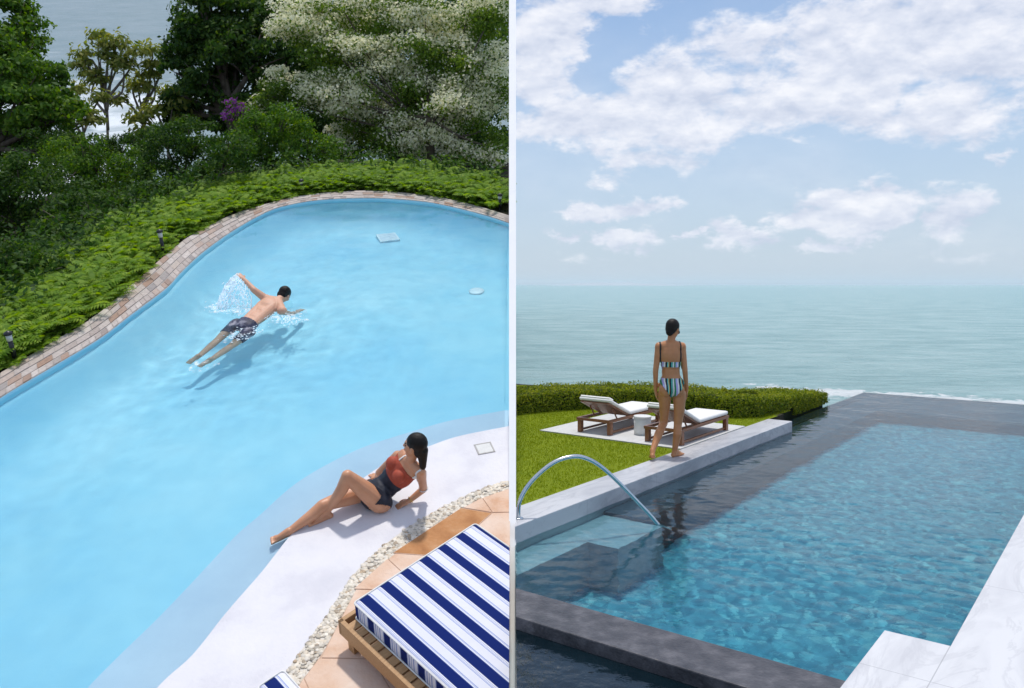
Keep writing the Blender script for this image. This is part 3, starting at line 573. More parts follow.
# splash: a curtain of drops falling from the lifted hand, plus broken foam round the body
mb = MB(); hp = P['wr']+(P['wr']-P['elb']).normalized()*.12
land = [L(*q, .0) for q in ((218, 304), (217, 309), (221, 311), (228, 309), (236, 308), (244, 309), (252, 309))]
for i in range(620):
    k = random.random()**2.3; j = k*(len(land)-1); a = land[int(j)].lerp(land[min(int(j)+1, len(land)-1)], j-int(j))
    src = hp.lerp(P['elb'], min(1, k*.55)*random.random()**.5); tt_ = random.random()**.55
    p = src.lerp(a, tt_); p.z = src.z+(a.z-src.z)*tt_**1.8; p += Vector([random.gauss(0, .014) for _ in range(3)]); p.z = max(p.z, .004)
    r = random.uniform(.003, .0085); q = p+Vector((random.gauss(0, .01), random.gauss(0, .01), -r*random.uniform(1, 5))); mb.cap(p, q, r, r*.7, 6)
for i in range(15):
    k = (i/14)**2.6; j = k*(len(land)-1); a = land[int(j)].lerp(land[min(int(j)+1, len(land)-1)], j-int(j)); src = hp.lerp(P['elb'], k*.7)
    pts = []
    for s2 in range(9):
        u_ = s2/8; p = src.lerp(a, u_); p.z = src.z+(a.z-src.z)*u_**1.8+.004; pts.append(p+Vector((random.gauss(0, .006), random.gauss(0, .006), random.gauss(0, .004))))
    mb.tube(pts, [random.uniform(.003, .009) for _ in pts], 5)
for i in range(900):
    c = random.choice([L(221, 307), L(232, 309), L(245, 309), L(262, 316), L(272, 312), L(287, 318), L(293, 321), L(240, 312), L(250, 330), L(238, 336), L(225, 306)]); p = c+Vector((random.gauss(0, .09), random.gauss(0, .07), random.uniform(.002, .012)))
    r = random.uniform(.002, .009); mb.ell(p, r*1.8, r*1.3, r*.5, nu=6, nv=4)
mb.mi = 1
for (px_, py_, rr_) in ((222, 306, .22), (236, 309, .20), (250, 311, .16), (288, 319, .20), (262, 317, .12), (244, 334, .16), (228, 338, .14), (296, 313, .14), (205, 366, .16)):
    c = L(px_, py_, .009); ring = []
    for kk in range(28): an = kk*2*math.pi/28; r_ = rr_*(1+.55*noise.noise(Vector((math.cos(an)*1.3+px_, math.sin(an)*1.3, py_)))); ring.append(c+Vector((math.cos(an)*r_*1.3, math.sin(an)*r_*.9, random.uniform(-.003, .003))))
    mb.add([c+Vector((0, 0, .006))]+ring, [(0, kk+1, (kk+1) % 28+1) for kk in range(28)])
tag(mb.build('water_splash', [M['drop'], M['splash']], None, True), 'white curtain of water drops falling from the raised hand of the swimmer', 'splash', left=True)
def foam_patch(pts_px, name_i, rr, n, z=.006):
    m = MB()
    for i in range(n):
        j = random.random()*(len(pts_px)-1); a = L(*pts_px[int(j)]).lerp(L(*pts_px[min(int(j)+1, len(pts_px)-1)]), j-int(j))
        p = a+Vector((random.gauss(0, rr), random.gauss(0, rr), z)); r = random.uniform(.006, .022); m.ell(p, r*random.uniform(1, 3), r, .004, nu=7, nv=4)
    return m
# ================================================================ RIGHT PLACE
def uvp(lst): return [uv(a, b_) for a, b_ in lst]
st = lambda o: tag(o, kind='structure')
# the sea out to the horizon
def foamR(t):
    v = coord(t); s = t.nodes.new('ShaderNodeSeparateXYZ'); t.links.new(v, s.inputs[0]); X, Y = s.outputs[0], s.outputs[1]
    n = N(t, 'ShaderNodeTexNoise', i_Scale=.55, i_Detail=9, i_Roughness=.7, i_Distortion=.5); t.links.new(v, n.inputs['Vector'])
    # surf along the rocks below the garden
    yl = math_(t, 'MULTIPLY_ADD', X, -.56, 94.2); d = math_(t, 'ABSOLUTE', math_(t, 'SUBTRACT', Y, yl)); band = math_(t, 'SUBTRACT', 1, smooth(t, d, 0, 9)); 
    band = math_(t, 'MULTIPLY', band, smooth(t, X, 19, 27)); f1 = smooth(t, math_(t, 'ADD', n.outputs['Fac'], math_(t, 'MULTIPLY', band, .34)), .68, .78)
    f1 = math_(t, 'MULTIPLY', f1, smooth(t, band, 0, .2)); return f1
sea = MB(); sea.add([(-15000, 30, -8), (25000, 30, -8), (25000, 40000, -8), (-15000, 40000, -8)], [(0, 1, 2, 3)])
M['sea'] = sea_mat('sea', [(.35, (.20, .38, .385)), (.5, (.28, .47, .47)), (.65, (.37, .55, .55))], foamR, scale=.6, sc=(.55, 1.0, 1), bump=1.0, bdist=1.5, rough=.25)
st(sea.build('sea', M['sea'], None))
mb = MB(); pts = [RG(x_, 286, -8) for x_ in (0,)]  # faint headland on the horizon
D = 9000; base = [((px-512)/F*D, hgt*D/F) for px, hgt in ((548, 0), (565, 1.0), (580, 2.2), (596, 3.0), (612, 2.6), (628, 3.2), (640, 2.0), (655, 1.2), (672, .8), (690, 0))]
vs = [(x_, D, -8+z_) for x_, z_ in base]+[(x_, D+900, -8+z_*.6) for x_, z_ in base]+[(x_, D-300, -8) for x_, z_ in base]
n_ = len(base); mb.add(vs, [(i, i+1, n_+i+1, n_+i) for i in range(n_-1)]+[(2*n_+i, 2*n_+i+1, i+1, i) for i in range(n_-1)])
M['headland'] = noisy('headland', [(.3, (.42, .48, .52)), (.7, (.46, .52, .56))], .002, rough=1, bump=0)  # pale blue-grey: distance haze put into the land's own colour
st(mb.build('headland', M['headland']))
# garden ground, lawn, pad
gp = uvp([(3.5, -14), (12.8, -14), (14.2, -11), (14.6, -8.2), (14.4, -6.5), (13.6, -4.82), (3.5, -4.82)])
mb = MB(); mb.prism(gp, -9, -.02); st(mb.build('ground', M['soil'], clip='R'))
mb = MB(); mb.prism(uvp([(3.5, -14), (12.6, -14), (14.0, -11), (14.2, -8.2), (14.0, -6.5), (13.3, -4.81), (3.5, -4.81)]), -.016, -.012); st(mb.build('lawn', M['lawn'], clip='R'))
mb = MB(); mb.prism(uvp([(9.80, -7.05), (11.95, -7.05), (11.95, -4.815), (9.80, -4.815)]), -.011, .004); st(mb.build('terrace', M['pad_stone']))
# coping and decks
mb = MB(); mb.prism(uvp([(3.5, -4.80), (12.85, -4.80), (12.85, -4.42), (3.5, -4.42)]), -1.7, 0); st(mb.build('pool_coping', M['marble_coping'], clip='R', bevel=.008))
mb = MB(); mb.prism(uvp([(1.2, -1.30), (5.43, -1.30), (5.43, -.937), (18.3, -.937), (18.3, 4), (1.2, 4)]), -1.7, 0); st(mb.build('pool_deck', M['marble_deck'], bevel=.006))
# pool shell
sh = MB(); sh.prism(uvp([(4.5, -4.8), (18.35, -4.8), (18.35, -.9), (4.5, -.9)]), -1.9, -1.45)
st(sh.build('pool_floor', M['pool_mosaic'], clip='R'))
sh = MB(); sh.prism(uvp([(4.505, -6.5), (4.93, -6.5), (4.93, -1.31), (4.505, -1.31)]), -1.7, -.148); st(sh.build('overflow_beam', M['grey_stone'], clip='R', bevel=.008))
sh = MB(); sh.prism(uvp([(16.0, -3.95), (18.12, -3.95), (18.12, -.94), (16.0, -.94)]), -1.44, -.27)
sh.prism(uvp([(7.25, -4.41), (12.86, -4.41), (12.86, -3.95), (7.25, -3.95)]), -1.44, -.27); sh.prism(uvp([(12.862, -4.6), (18.12, -4.6), (18.12, -3.953), (12.862, -3.953)]), -1.44, -.27)
st(sh.build('pool_shelf', M['shelf_stone']))
sh = MB(); sh.prism(uvp([(18.122, -4.60), (18.38, -4.60), (18.38, -.94), (18.122, -.94)]), -4, -.168); sh.prism(uvp([(12.855, -4.83), (18.38, -4.83), (18.38, -4.603), (12.855, -4.603)]), -4, -.168)
st(sh.build('infinity_edge', M['shelf_stone']))
sh = MB(); sh.prism(uvp([(4.935, -4.415), (6.4, -4.415), (6.4, -4.06), (4.935, -4.06)]), -1.44, -.36); sh.prism(uvp([(6.402, -4.415), (7.245, -4.415), (7.245, -3.75), (6.402, -3.75)]), -1.44, -.37)
st(sh.build('pool_steps', M['pale_step'], clip='R'))
def fn(q): return noise.noise(q*1.6)*.006+noise.noise(q*6.5+Vector((9, 3, 2)))*.0030+noise.noise(q*15+Vector((1, 7, 5)))*.0015
def gridwater(u0, u1, v0, v1, step, zt, zb):
    nu_, nv_ = int((u1-u0)/step)+1, int((v1-v0)/step)+1; vs = []; fs = []
    for i in range(nu_):
        for j in range(nv_):
            p = uv(u0+(u1-u0)*i/(nu_-1), v0+(v1-v0)*j/(nv_-1)); q = Vector((p.x, p.y, 0))
            edge = min(1, i/3, j/3, (nu_-1-i)/3, (nv_-1-j)/3)
            h_ = fn(q)
            vs.append((p.x, p.y, zt+h_*edge))
    for i in range(nu_-1):
        for j in range(nv_-1): a = i*nv_+j; fs.append((a, a+nv_, a+nv_+1, a+1))
    n0 = len(vs); loop = [i*nv_ for i in range(nu_)]+[(nu_-1)*nv_+j for j in range(1, nv_)]+[i*nv_+nv_-1 for i in range(nu_-2, -1, -1)]+[j for j in range(nv_-2, 0, -1)]
    for k in loop: vs.append((vs[k][0], vs[k][1], zb))
    m = len(loop)
    for k in range(m): fs.append((loop[k], loop[(k+1) % m], n0+(k+1) % m, n0+k))
    fs.append(tuple(range(n0, n0+m))); w_ = MB(); w_.add(vs, fs); return w_
M['pool_water'] = water('pool_water', None, 0, [(22, 3, .25, .004)], refr=1.0, tint=(.70, .95, .99))
pw = st(gridwater(4.915, 18.37, -4.82, -.925, .027, -.155, -1.46).build('pool_water', M['pool_water'], None, True, clip='R'))
pw.cycles.is_caustics_caster = True; sl.cycles.is_caustics_light = True
for o_ in S.objects:
    if o_.type == 'MESH' and o_.name in ('pool_floor', 'pool_steps', 'pool_shelf'): o_.cycles.is_caustics_receiver = True
mb = MB(); mb.prism(uvp([(0, -7), (4.504, -7), (4.504, -1.305), (0, -1.305)]), -1.6, -.235); st(mb.build('lower_pool_water', M['dark_pool'], clip='R'))
mb = MB(); mb.prism(uvp([(1.3, -1.304), (1.3, -.5), (4.5, -.5), (4.5, -1.304)]), -1.6, -.6)
# handrail
hr = [RG(516.2, 508, 0)]
path = [(516.6, 509, 7.52), (517.6, 502, 7.52), (525.4, 486.6, 7.55), (539, 472, 7.58), (554.7, 461, 7.62), (572.3, 456.4, 7.66), (586, 459, 7.70), (599.6, 467, 7.74), (617, 482.7, 7.79), (636.7, 503, 7.84), (652.3, 520, 7.88), (668, 541, 7.92)]
pp = [RW(a, b_, c_) for a, b_, c_ in path]; pp[0].z = .0
def cr_(pts, n=6):
    out = []
    for i in range(len(pts)-1):
        p0, p1, p2, p3 = pts[max(i-1, 0)], pts[i], pts[i+1], pts[min(i+2, len(pts)-1)]
        for k in range(n):
            t_ = k/n; out.append(.5*((2*p1)+(p2-p0)*t_+(2*p0-5*p1+4*p2-p3)*t_**2+(3*p1-p0-3*p2+p3)*t_**3))
    return out+[pts[-1]]
pth = [p+Vector((.018, 0, 0)) for p in cr_(pp)]
hr = empty('handrail', pth[0]); tag(hr, 'curved chrome grab rail arching from the marble coping into the water', 'handrail')
mb = MB(); mb.tube([p-pth[0] for p in pth], .019, 12); mb.build('rail', M['chrome'], hr, True)
mb = MB(); mb.lathe((.0, 0, .0), [(.045, 0), (.045, .008), (.03, .014), (.022, .016)]); mb.build('flange', M['chrome'], hr, True)
# sun loungers
def lounger(v0, u0, label):
    r = empty('sun_lounger', uv(u0, v0, .004), math.pi/2-UA); r.scale = (1, 1, .76)      # local X runs along u (towards the sea), local Y to the left (-v)
    tag(r, label, 'sun lounger', 'sun loungers on the white terrace')
    Wd = .55; hy = Wd/2; Lg = 1.50
    for a in (.0, Lg-.07):
        for s2 in (-1, 1):
            mb = MB(); mb.box((a+.035, s2*(hy-.03), .115), .07, .06, .23); mb.build('leg', M['teak'], r, bevel=.005)
    mb = MB()
    for s2 in (-1, 1): mb.box((Lg/2, s2*(hy-.02), .255), Lg+.06, .04, .05)
    mb.box((-.01, 0, .255), .04, Wd-.082, .05); mb.box((Lg+.012, 0, .255), .04, Wd-.082, .05)
    mb.build('frame', M['teak'], r, bevel=.004)
    mb = MB()
    for s2 in (-1, 1): mb.box((Lg/2-.0, s2*(hy-.035), .045), Lg-.14, .025, .035)
    mb.build('stretcher', M['teak'], r)
    mb = MB(); n = 9
    for i in range(n): mb.box((.62+(Lg-.64)*(i+.5)/n, 0, .272), .075, Wd-.084, .02)
    mb.build('slats', M['teak'], r)
    an = math.radians(29); d = Vector((-math.cos(an), 0, math.sin(an))); nn = Vector((math.sin(an), 0, math.cos(an))); pv = Vector((.58, 0, .275)); BL = .64
    mb = MB(); Yv = Vector((0, 1, 0))
    for s2 in (-1, 1): mb.box(pv+d*BL/2+Yv*s2*(hy-.06), BL, .045, .03, d, Yv, nn)
    for i in range(7): mb.box(pv+d*(BL*(i+.5)/7), .088, Wd-.15, .02, d, Yv, nn)
    mb.build('backrest', M['teak'], r)
    for s2 in (-1, 1):
        mb = MB(); a = pv+d*.42+Yv*s2*(hy-.09)-nn*.02; mb.tube([a, Vector((.33, a.y, .25))], .012, 6); mb.build('support_strut', M['teak'], r)
    def cushion(c, lx, th, X, Z):
        m2 = MB(); m2.box(c, lx, Wd-.03, th, X, Yv, Z); return m2
    cushion(Vector((.58+(Lg-.54)/2, 0, .325)), Lg-.54, .075, Vector((1, 0, 0)), Vector((0, 0, 1))).build('seat_cushion', M['white_fabric'], r, True, bevel=.03)
    cushion(pv+d*(BL/2+.02)+nn*.052, BL+.03, .062, d, nn).build('back_cushion', M['white_fabric'], r, True, bevel=.03)
    mb = MB(); mb.box(pv+d*(BL-.02)+nn*.092, .12, Wd-.06, .04, d, Yv, nn); mb.build('head_pillow', M['white_fabric'], r, True, bevel=.02)
lounger(-5.15, 9.97, 'teak lounger with white cushions right behind the walking woman, nearer the pool')
lounger(-6.27, 10.03, 'teak lounger with white cushions left of the white drum table')
dr = MB(); c = RG(642.5, 434.5)
rt = empty('side_table', (c.x, c.y, .004)); tag(rt, 'small round white drum table between the two loungers', 'side table')
dr.lathe((0, 0, 0), [(.115, 0), (.12, .01), (.122, .12), (.12, .235)]); dr.build('drum_base', M['drum'], rt, True)
dr = MB(); dr.lathe((0, 0, .2355), [(.122, 0), (.127, .004), (.127, .022), (.12, .027)]); dr.build('table_top', M['drum'], rt)
# clipped hedge
def sample_poly(n, pts):
    pts = [Vector(p) for p in pts]; ls = [(pts[i+1]-pts[i]).length for i in range(len(pts)-1)]; T = sum(ls); out = []
    for k in range(n):
        d = T*k/(n-1); i = 0
        while i < len(ls)-1 and d > ls[i]: d -= ls[i]; i += 1
        out.append(pts[i].lerp(pts[i+1], min(1, d/ls[i])))
    return out
hb = [RG(*p) for p in ((500, 416.5), (520, 414), (550, 411), (600, 408), (650, 408.5), (700, 412.5))]+[uv(12.55, -5.35), uv(12.95, -4.97), uv(14.0, -4.94), uv(16.3, -4.95)]
hb = sample_poly(40, hb); HW, HH = 1.0, .31
def hn(i):
    t_ = (hb[min(i+1, 39)]-hb[max(i-1, 0)]).normalized(); return Vector((-t_.y, t_.x, 0))
hback = [hb[i]+hn(i)*HW for i in range(40)]
def ht(i): return HH*(1-.85*min(1, max(0, (i-22)/17)))
# right end runs out along the infinity edge to the far corner of the planting
end_front = [RG(792, 421.5), RG(800, 418.5), RG(815, 412.5), RG(823, 409.3)]
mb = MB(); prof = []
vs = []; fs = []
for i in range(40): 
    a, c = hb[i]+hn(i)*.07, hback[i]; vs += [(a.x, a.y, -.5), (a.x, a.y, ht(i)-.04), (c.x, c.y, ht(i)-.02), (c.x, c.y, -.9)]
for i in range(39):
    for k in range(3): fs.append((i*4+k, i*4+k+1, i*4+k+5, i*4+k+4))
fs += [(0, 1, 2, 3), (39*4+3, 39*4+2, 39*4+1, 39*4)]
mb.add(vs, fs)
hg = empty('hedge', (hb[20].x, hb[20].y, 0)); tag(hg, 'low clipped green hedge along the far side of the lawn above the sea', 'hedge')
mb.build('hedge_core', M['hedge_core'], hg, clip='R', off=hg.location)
def leaves(C, Nn, size, asp=.45, droop=0, fold=.25, jitter=.6):
    """diamond leaves: centres C, rough normals Nn, lengths size -> (n*4,3)"""
    n = len(C); C = np.asarray(C); Nn = np.asarray(Nn)+rng.normal(0, jitter, (n, 3)); Nn /= np.linalg.norm(Nn, axis=1)[:, None]+1e-9
    a = rng.normal(0, 1, (n, 3)); a[:, 2] -= droop; a -= Nn*(a*Nn).sum(1)[:, None]; a /= np.linalg.norm(a, axis=1)[:, None]+1e-9
    b_ = np.cross(Nn, a); s = np.asarray(size)[:, None] if np.ndim(size) else np.full((n, 1), size)
    v0 = C-a*s*.5; v2 = C+a*s*.5; v1 = C+b_*s*asp*.5+Nn*s*fold*.3+a*s*.05; v3 = C-b_*s*asp*.5+Nn*s*fold*.3+a*s*.05
    return np.stack([v0, v1, v2, v3], 1).reshape(-1, 3)
n = 34000; ii = rng.random(n)*38.99; i0 = ii.astype(int); fr_ = ii-i0
A = np.array([list(p) for p in hb]); B = np.array([list(p) for p in hback]); a = A[i0]*(1-fr_[:, None])+A[i0+1]*fr_[:, None]; b_ = B[i0]*(1-fr_[:, None])+B[i0+1]*fr_[:, None]
side = rng.random(n); top = side < .62; q = rng.random(n)
Pn = np.where(top[:, None], a+(b_-a)*q[:, None], a); hq = np.array([ht(v_) for v_ in ii]); zz = np.where(top, hq+rng.normal(0, .018, n)+.02*np.sin(ii*2.1+q*7), -.15*(ii > 30)+q*(hq+.15*(ii > 30))); bulge = np.where(top, 0, rng.normal(.01, .02, n))
nrm = np.where(top[:, None], np.array([0, 0, 1.]), np.stack([-(b_-a)[:, 0], -(b_-a)[:, 1], np.full(n, .2)], 1)/HW)
Pn[:, 2] = zz; Pn[:, :2] += (nrm[:, :2]*bulge[:, None]); keep = Pn[:, 0] > XR+.02
off = np.array(list(hg.location)); quads('foliage', leaves((Pn-off)[keep], nrm[keep], rng.uniform(.025, .05, keep.sum()), .55), [M['hedge_leaf']], hg)
# mown grass blades
n = 130000; uu = rng.uniform(5.2, 14, n); vv = rng.uniform(-10.5, -4.83, n)
X = U.x*uu+V.x*vv; Y = U.y*uu+V.y*vv; keep = (X > XR+.01) & ~((uu > 9.78) & (uu < 11.97) & (vv > -7.07)); X, Y = X[keep], Y[keep]; n = len(X)
h_ = rng.uniform(.012, .03, n); an = rng.uniform(0, 2*np.pi, n); wd = rng.uniform(.003, .006, n); lx, ly = rng.normal(0, .008, n), rng.normal(0, .008, n)
T = np.stack([np.stack([X+np.cos(an)*wd, Y+np.sin(an)*wd, np.full(n, -.012)], 1), np.stack([X-np.cos(an)*wd, Y-np.sin(an)*wd, np.full(n, -.012)], 1), np.stack([X+lx, Y+ly, h_-.012], 1)], 1)
tag(quads('grass', T.reshape(-1, 3), [M['grass']], n=3), 'short mown bright green grass of the seaside lawn', 'grass', kind='stuff')
# ================================================================ LEFT PLACE (built in hillside coordinates, tilted at the end)
lst = lambda o: tag(o, kind='structure', left=True)
IN = [(-60, 440), (0, 397.5), (50, 367.6), (99.5, 338), (132.6, 313), (166, 288), (180, 273), (199, 255), (218, 240.5), (232, 231), (256, 217), (279.4, 207), (312.5, 200.5), (345.7, 198.2), (385.4, 198.2), (432, 202.5), (478, 213), (508.7, 222.7), (530, 231)]
OUT = [(-60, 411), (0, 372.6), (50, 343), (96, 314.6), (132.6, 283), (147, 271), (159, 260), (186, 238), (215.5, 222), (236, 213), (256, 206.5), (279, 200), (302.6, 195.2), (345.7, 191), (392, 191.5), (445, 198), (478, 206), (508.7, 215), (530, 222)]
def smoothpoly(px, h, n=160):
    return sample_poly(n, cr_([L(a, b_, h) for a, b_ in px], 8))
inn = smoothpoly(IN, .045, 260); out = smoothpoly(OUT, .045, 260)
# brick coping
base = MB(); k_ = 260
vs = [(p.x, p.y, .035) for p in inn]+[(p.x, p.y, .035) for p in out]+[(p.x, p.y, -2.6) for p in inn]+[(p.x, p.y, -.6) for p in out]
fs = [(i, i+1, k_+i+1, k_+i) for i in range(k_-1)]+[(2*k_+i, 2*k_+i+1, i+1, i) for i in range(k_-1)]+[(k_+i, k_+i+1, 3*k_+i+1, 3*k_+i) for i in range(k_-1)]
base.add(vs, fs)
for i in range(k_-1, 2*(k_-1)): base.m[i] = 1
bk = MB(); rows = 4; 
totl = sum((out[i+1]-out[i]).length for i in range(k_-1))
for r in range(rows):
    s = random.random()*.1
    while s < totl:
        ln = random.uniform(.17, .24) if r else random.uniform(.10, .13); s2 = s+ln
        def at(ss, rr):
            j = min(max(ss/totl, 0), 1)*(k_-1); i = min(int(j), k_-2); fq = j-i; a = inn[i].lerp(inn[i+1], fq); b2 = out[i].lerp(out[i+1], fq); return a.lerp(b2, rr)
        g = .006/ln; gr = .02; r0, r1 = r/rows+gr, (r+1)/rows-gr; a0, a1 = s+.004, s2-.004; zt_ = .045+random.uniform(-.003, .004)
        c4 = [at(a0, r0), at(a1, r0), at(a1, r1), at(a0, r1)]
        if s2 < totl: bk.add([(c.x, c.y, .03) for c in c4]+[(c.x, c.y, zt_) for c in c4], [(4, 5, 6, 7), (0, 1, 5, 4), (1, 2, 6, 5), (2, 3, 7, 6), (3, 0, 4, 7)])
        s = s2
cop = empty('brick_coping', inn[130]); tag(cop, kind='structure', left=True)
ob = base.build('mortar_bed', [M['mortar'], M['plaster_pool']], cop, clip='L', off=cop.location); ob.cycles.is_caustics_receiver = True; bk.build('bricks', M['brick'], cop, clip='L', off=cop.location)
# pool floor of plaster with a deep far end
LEDGE = [(30, 760), (92, 688), (171.5, 609), (234, 542), (260, 519), (292.5, 490), (322.5, 471), (360, 452.5), (400, 439), (447.5, 425), (510, 413), (540, 408)]
DRY = [(100, 760), (157, 688), (192.5, 655), (226, 613), (260, 574), (275, 555), (292, 534), (312, 517), (345, 492), (385, 464), (430, 446), (460, 436), (510, 426), (540, 420)]
PEB1 = [(235, 760), (281, 688), (292, 664), (322, 623), (354.8, 573.8), (390, 541), (431, 513.7), (480, 490), (510, 481), (540, 474)]
PEB2 = [(262, 760), (299, 688), (308, 675), (327, 647.5), (360, 587.4), (393, 557), (431, 529), (472, 504.7), (510, 490), (540, 482)]
ledge = smoothpoly(LEDGE, -.1, 90); dry = smoothpoly(DRY, .01, 90); peb1 = smoothpoly(PEB1, .01, 90); peb2 = smoothpoly(PEB2, .01, 90)
nx, ny = 170, 240; xs_ = np.linspace(-9.5, XL, nx); ys_ = np.linspace(2.5, 16.5, ny); vs = []; fs = []
lp = np.array([[p.x, p.y] for p in ledge]); op = np.array([[p.x, p.y] for p in sample_poly(500, inn)])
def floor_row(pts_):
    dl = np.sqrt(((pts_[:, None, :]-lp[None])**2).sum(2)).min(1); do = np.sqrt(((pts_[:, None, :]-op[None])**2).sum(2)).min(1); q_ = dl/(dl+do+1e-6)
    return -(.38+.75*q_**1.9)*(1-.92*np.exp(-(do/.42)**1.3))
for j in range(ny):
    zr = floor_row(np.stack([xs_, np.full(nx, ys_[j])], 1))
    for i in range(nx): vs.append((xs_[i], ys_[j], float(zr[i])))
def ptin(x_, y_, poly):
    c_ = False; j = len(poly)-1
    for i in range(len(poly)):
        a_1, b_1 = poly[i], poly[j]
        if (a_1.y > y_) != (b_1.y > y_) and x_ < (b_1.x-a_1.x)*(y_-a_1.y)/(b_1.y-a_1.y)+a_1.x: c_ = not c_
        j = i
    return c_
fpoly = sample_poly(120, [p.lerp(q, .5) for p, q in zip(inn, out)]); fpoly = fpoly+[Vector((.5, fpoly[-1].y, 0)), Vector((.5, 2, 0)), Vector((fpoly[0].x, 2, 0))]
for j in range(ny-1):
    for i in range(nx-1):
        a = j*nx+i
        if ptin(vs[a][0], vs[a][1], fpoly): fs.append((a, a+1, a+nx+1, a+nx))
mb = MB(); mb.add(vs, fs); lfl = lst(mb.build('pool_floor', M['plaster_pool'], None, True))
near_poly = [Vector((XL+.3, 2.0, 0)), Vector((-9.5, 2.0, 0))]
def under(poly, z1, z0, name, mat, smooth_=False):
    """solid below the sheet that lies between the polyline and the near side of the hillside"""
    pts = [Vector((p.x, p.y, 0)) for p in poly]; pts = pts+[Vector((.4, pts[-1].y, 0)), Vector((.4, 2.2, 0)), Vector((pts[0].x, 2.2, 0))]
    m = MB(); m.prism(pts, z0, z1); return m.build(name, mat, clip='L', bevel=0)
lle = lst(under(ledge, -.10, -2.6, 'pool_ledge', M['ledge'])); lle.cycles.is_caustics_receiver = True; lst(under(dry, .012, -.6, 'pool_deck', M['plaster_deck'])); lst(under(peb1, .016, -.5, 'pebble_bed', M['pebble_bed']))
# flagstone patio: irregular stones from a jittered grid of cells
fl = MB(); gx, gy = 9, 9; gs = .55; G = {}
for i in range(gx+1):
    for j in range(gy+1): G[i, j] = Vector((-3.2+i*gs+(j % 2)*.2+random.uniform(-.13, .13), 2.2+j*gs+random.uniform(-.13, .13), 0))
pl = [Vector((p.x, p.y, 0)) for p in peb2]
def inside(p):
    # inside the patio: to the near-right side of the pebble band
    best = min(range(len(pl)-1), key=lambda i: (pl[i]-p).length); d = pl[best+1]-pl[best]; return d.x*(p.y-pl[best].y)-d.y*(p.x-pl[best].x) < 0
M['peach_grout'] = noisy('peach_grout', [(.3, (.50, .34, .24)), (.7, (.64, .46, .34))], 9, rough=.9, bump=.4)
M['ochre_stone'] = noisy('ochre_stone', [(.25, (.36, .145, .045)), (.5, (.50, .23, .085)), (.8, (.62, .36, .19))], 5, rough=.8, bump=.5)
patio_base = under(peb2, .027, -.4, 'patio', M['peach_grout']); lst(patio_base)
def clip_poly(poly):
    # clip a stone against the pebble band by sampling its edge tangents
    res = poly
    c = sum(poly, Vector())/len(poly); best = min(range(len(pl)-1), key=lambda i: (pl[i]-c).length); a, b2 = pl[best], pl[best+1]
    nrm_ = Vector((b2.y-a.y, -(b2.x-a.x), 0)).normalized(); a = a+nrm_*.006; o2 = []
    for i in range(len(res)):
        p, q = res[i], res[(i+1) % len(res)]; dp, dq = (p-a).dot(nrm_), (q-a).dot(nrm_)
        if dp >= 0: o2.append(p)
        if dp*dq < 0: o2.append(p+(q-p)*(dp/(dp-dq)))
    return o2
for i in range(gx):
    for j in range(gy):
        q4 = [G[i, j], G[i+1, j], G[i+1, j+1], G[i, j+1]]; c = sum(q4, Vector())/4
        polys = [q4] if random.random() < .7 else [[q4[0], q4[1], q4[2]], [q4[0], q4[2], q4[3]]]
        for pg in polys:
            cc = sum(pg, Vector())/len(pg); pg = [cc+(p-cc)*.985 for p in pg]; pg = clip_poly(pg)
            fl.mi = 1 if (cc-L(455, 525, .03)).length < .34 else 0
            if len(pg) >= 3: fl.prism(pg, .018, .031+random.uniform(0, .004))
fo = fl.build('flagstones', [M['flagstone'], M['ochre_stone']], patio_base, clip='L', bevel=.004)
# pebbles
pb = MB(); n = 0
for k in range(1500):
    i = random.random()*88.99; i0_ = int(i); a = peb1[i0_].lerp(peb1[i0_+1], i-i0_); c = peb2[i0_].lerp(peb2[i0_+1], i-i0_); p = a.lerp(c, random.uniform(.04, .96))
    if p.x > XL-.02 or p.y < 3: continue
    an = random.uniform(0, 3.14); r = random.uniform(.010, .021); X_ = Vector((math.cos(an), math.sin(an), 0)); pb.ell((p.x, p.y, .020), r*random.uniform(1, 1.6), r, r*.34, X_, Vector((-X_.y, X_.x, 0)), nu=8, nv=5)
tag(pb.build('pebbles', M['pebble'], None, True), 'band of small pale set pebbles between white deck and peach flagstones', 'pebbles', kind='stuff', left=True)
# water of the curved pool
wp = [Vector((p.x, p.y, 0)) for p in inn]; wp = [p for p in wp if p.x < XL-.002]; wp = wp+[Vector((XL-.001, wp[-1].y, 0)), Vector((XL-.001, dry[-1].y-.25, 0))]
dd = [Vector((p.x, p.y, 0)) for p in reversed(dry) if p.x < XL-.01]; wp = wp+[p+Vector((.1, -.12, 0)) for p in dd if p.x < XL-.15]+[Vector((wp[0].x, dry[0].y, 0))]
swc = P['chest'] if False else L(262, 312)
def wave(x_, y_):
    q = Vector((x_, y_, 0)); r_ = (q-Vector((swc.x, swc.y, 0))).length; wk = math.exp(-(r_/1.5)**2)
    return noise.noise(q*.9)*.009+noise.noise(q*2.6+Vector((4, 4, 4)))*.006*(1+1.5*wk)+noise.noise(q*7+Vector((2, 9, 1)))*.0019*(1+3*wk)+.004*math.sin(r_*19)*wk*math.exp(-r_*.8)
stp = .06; ox, oy = -9.6, 2.9; NXc, NYc = int((XL-.001-ox)/stp), int((16.4-oy)/stp); stx = (XL-.001-ox)/NXc
inn_big = [p.copy() for p in wp]
cells = {}
wpo = []
for i in range(len(inn)-1):
    t_ = (inn[min(i+1, len(inn)-1)]-inn[max(i-1, 0)]).normalized(); wpo.append(Vector((inn[i].x-t_.y*.11, inn[i].y+t_.x*.11, 0)))
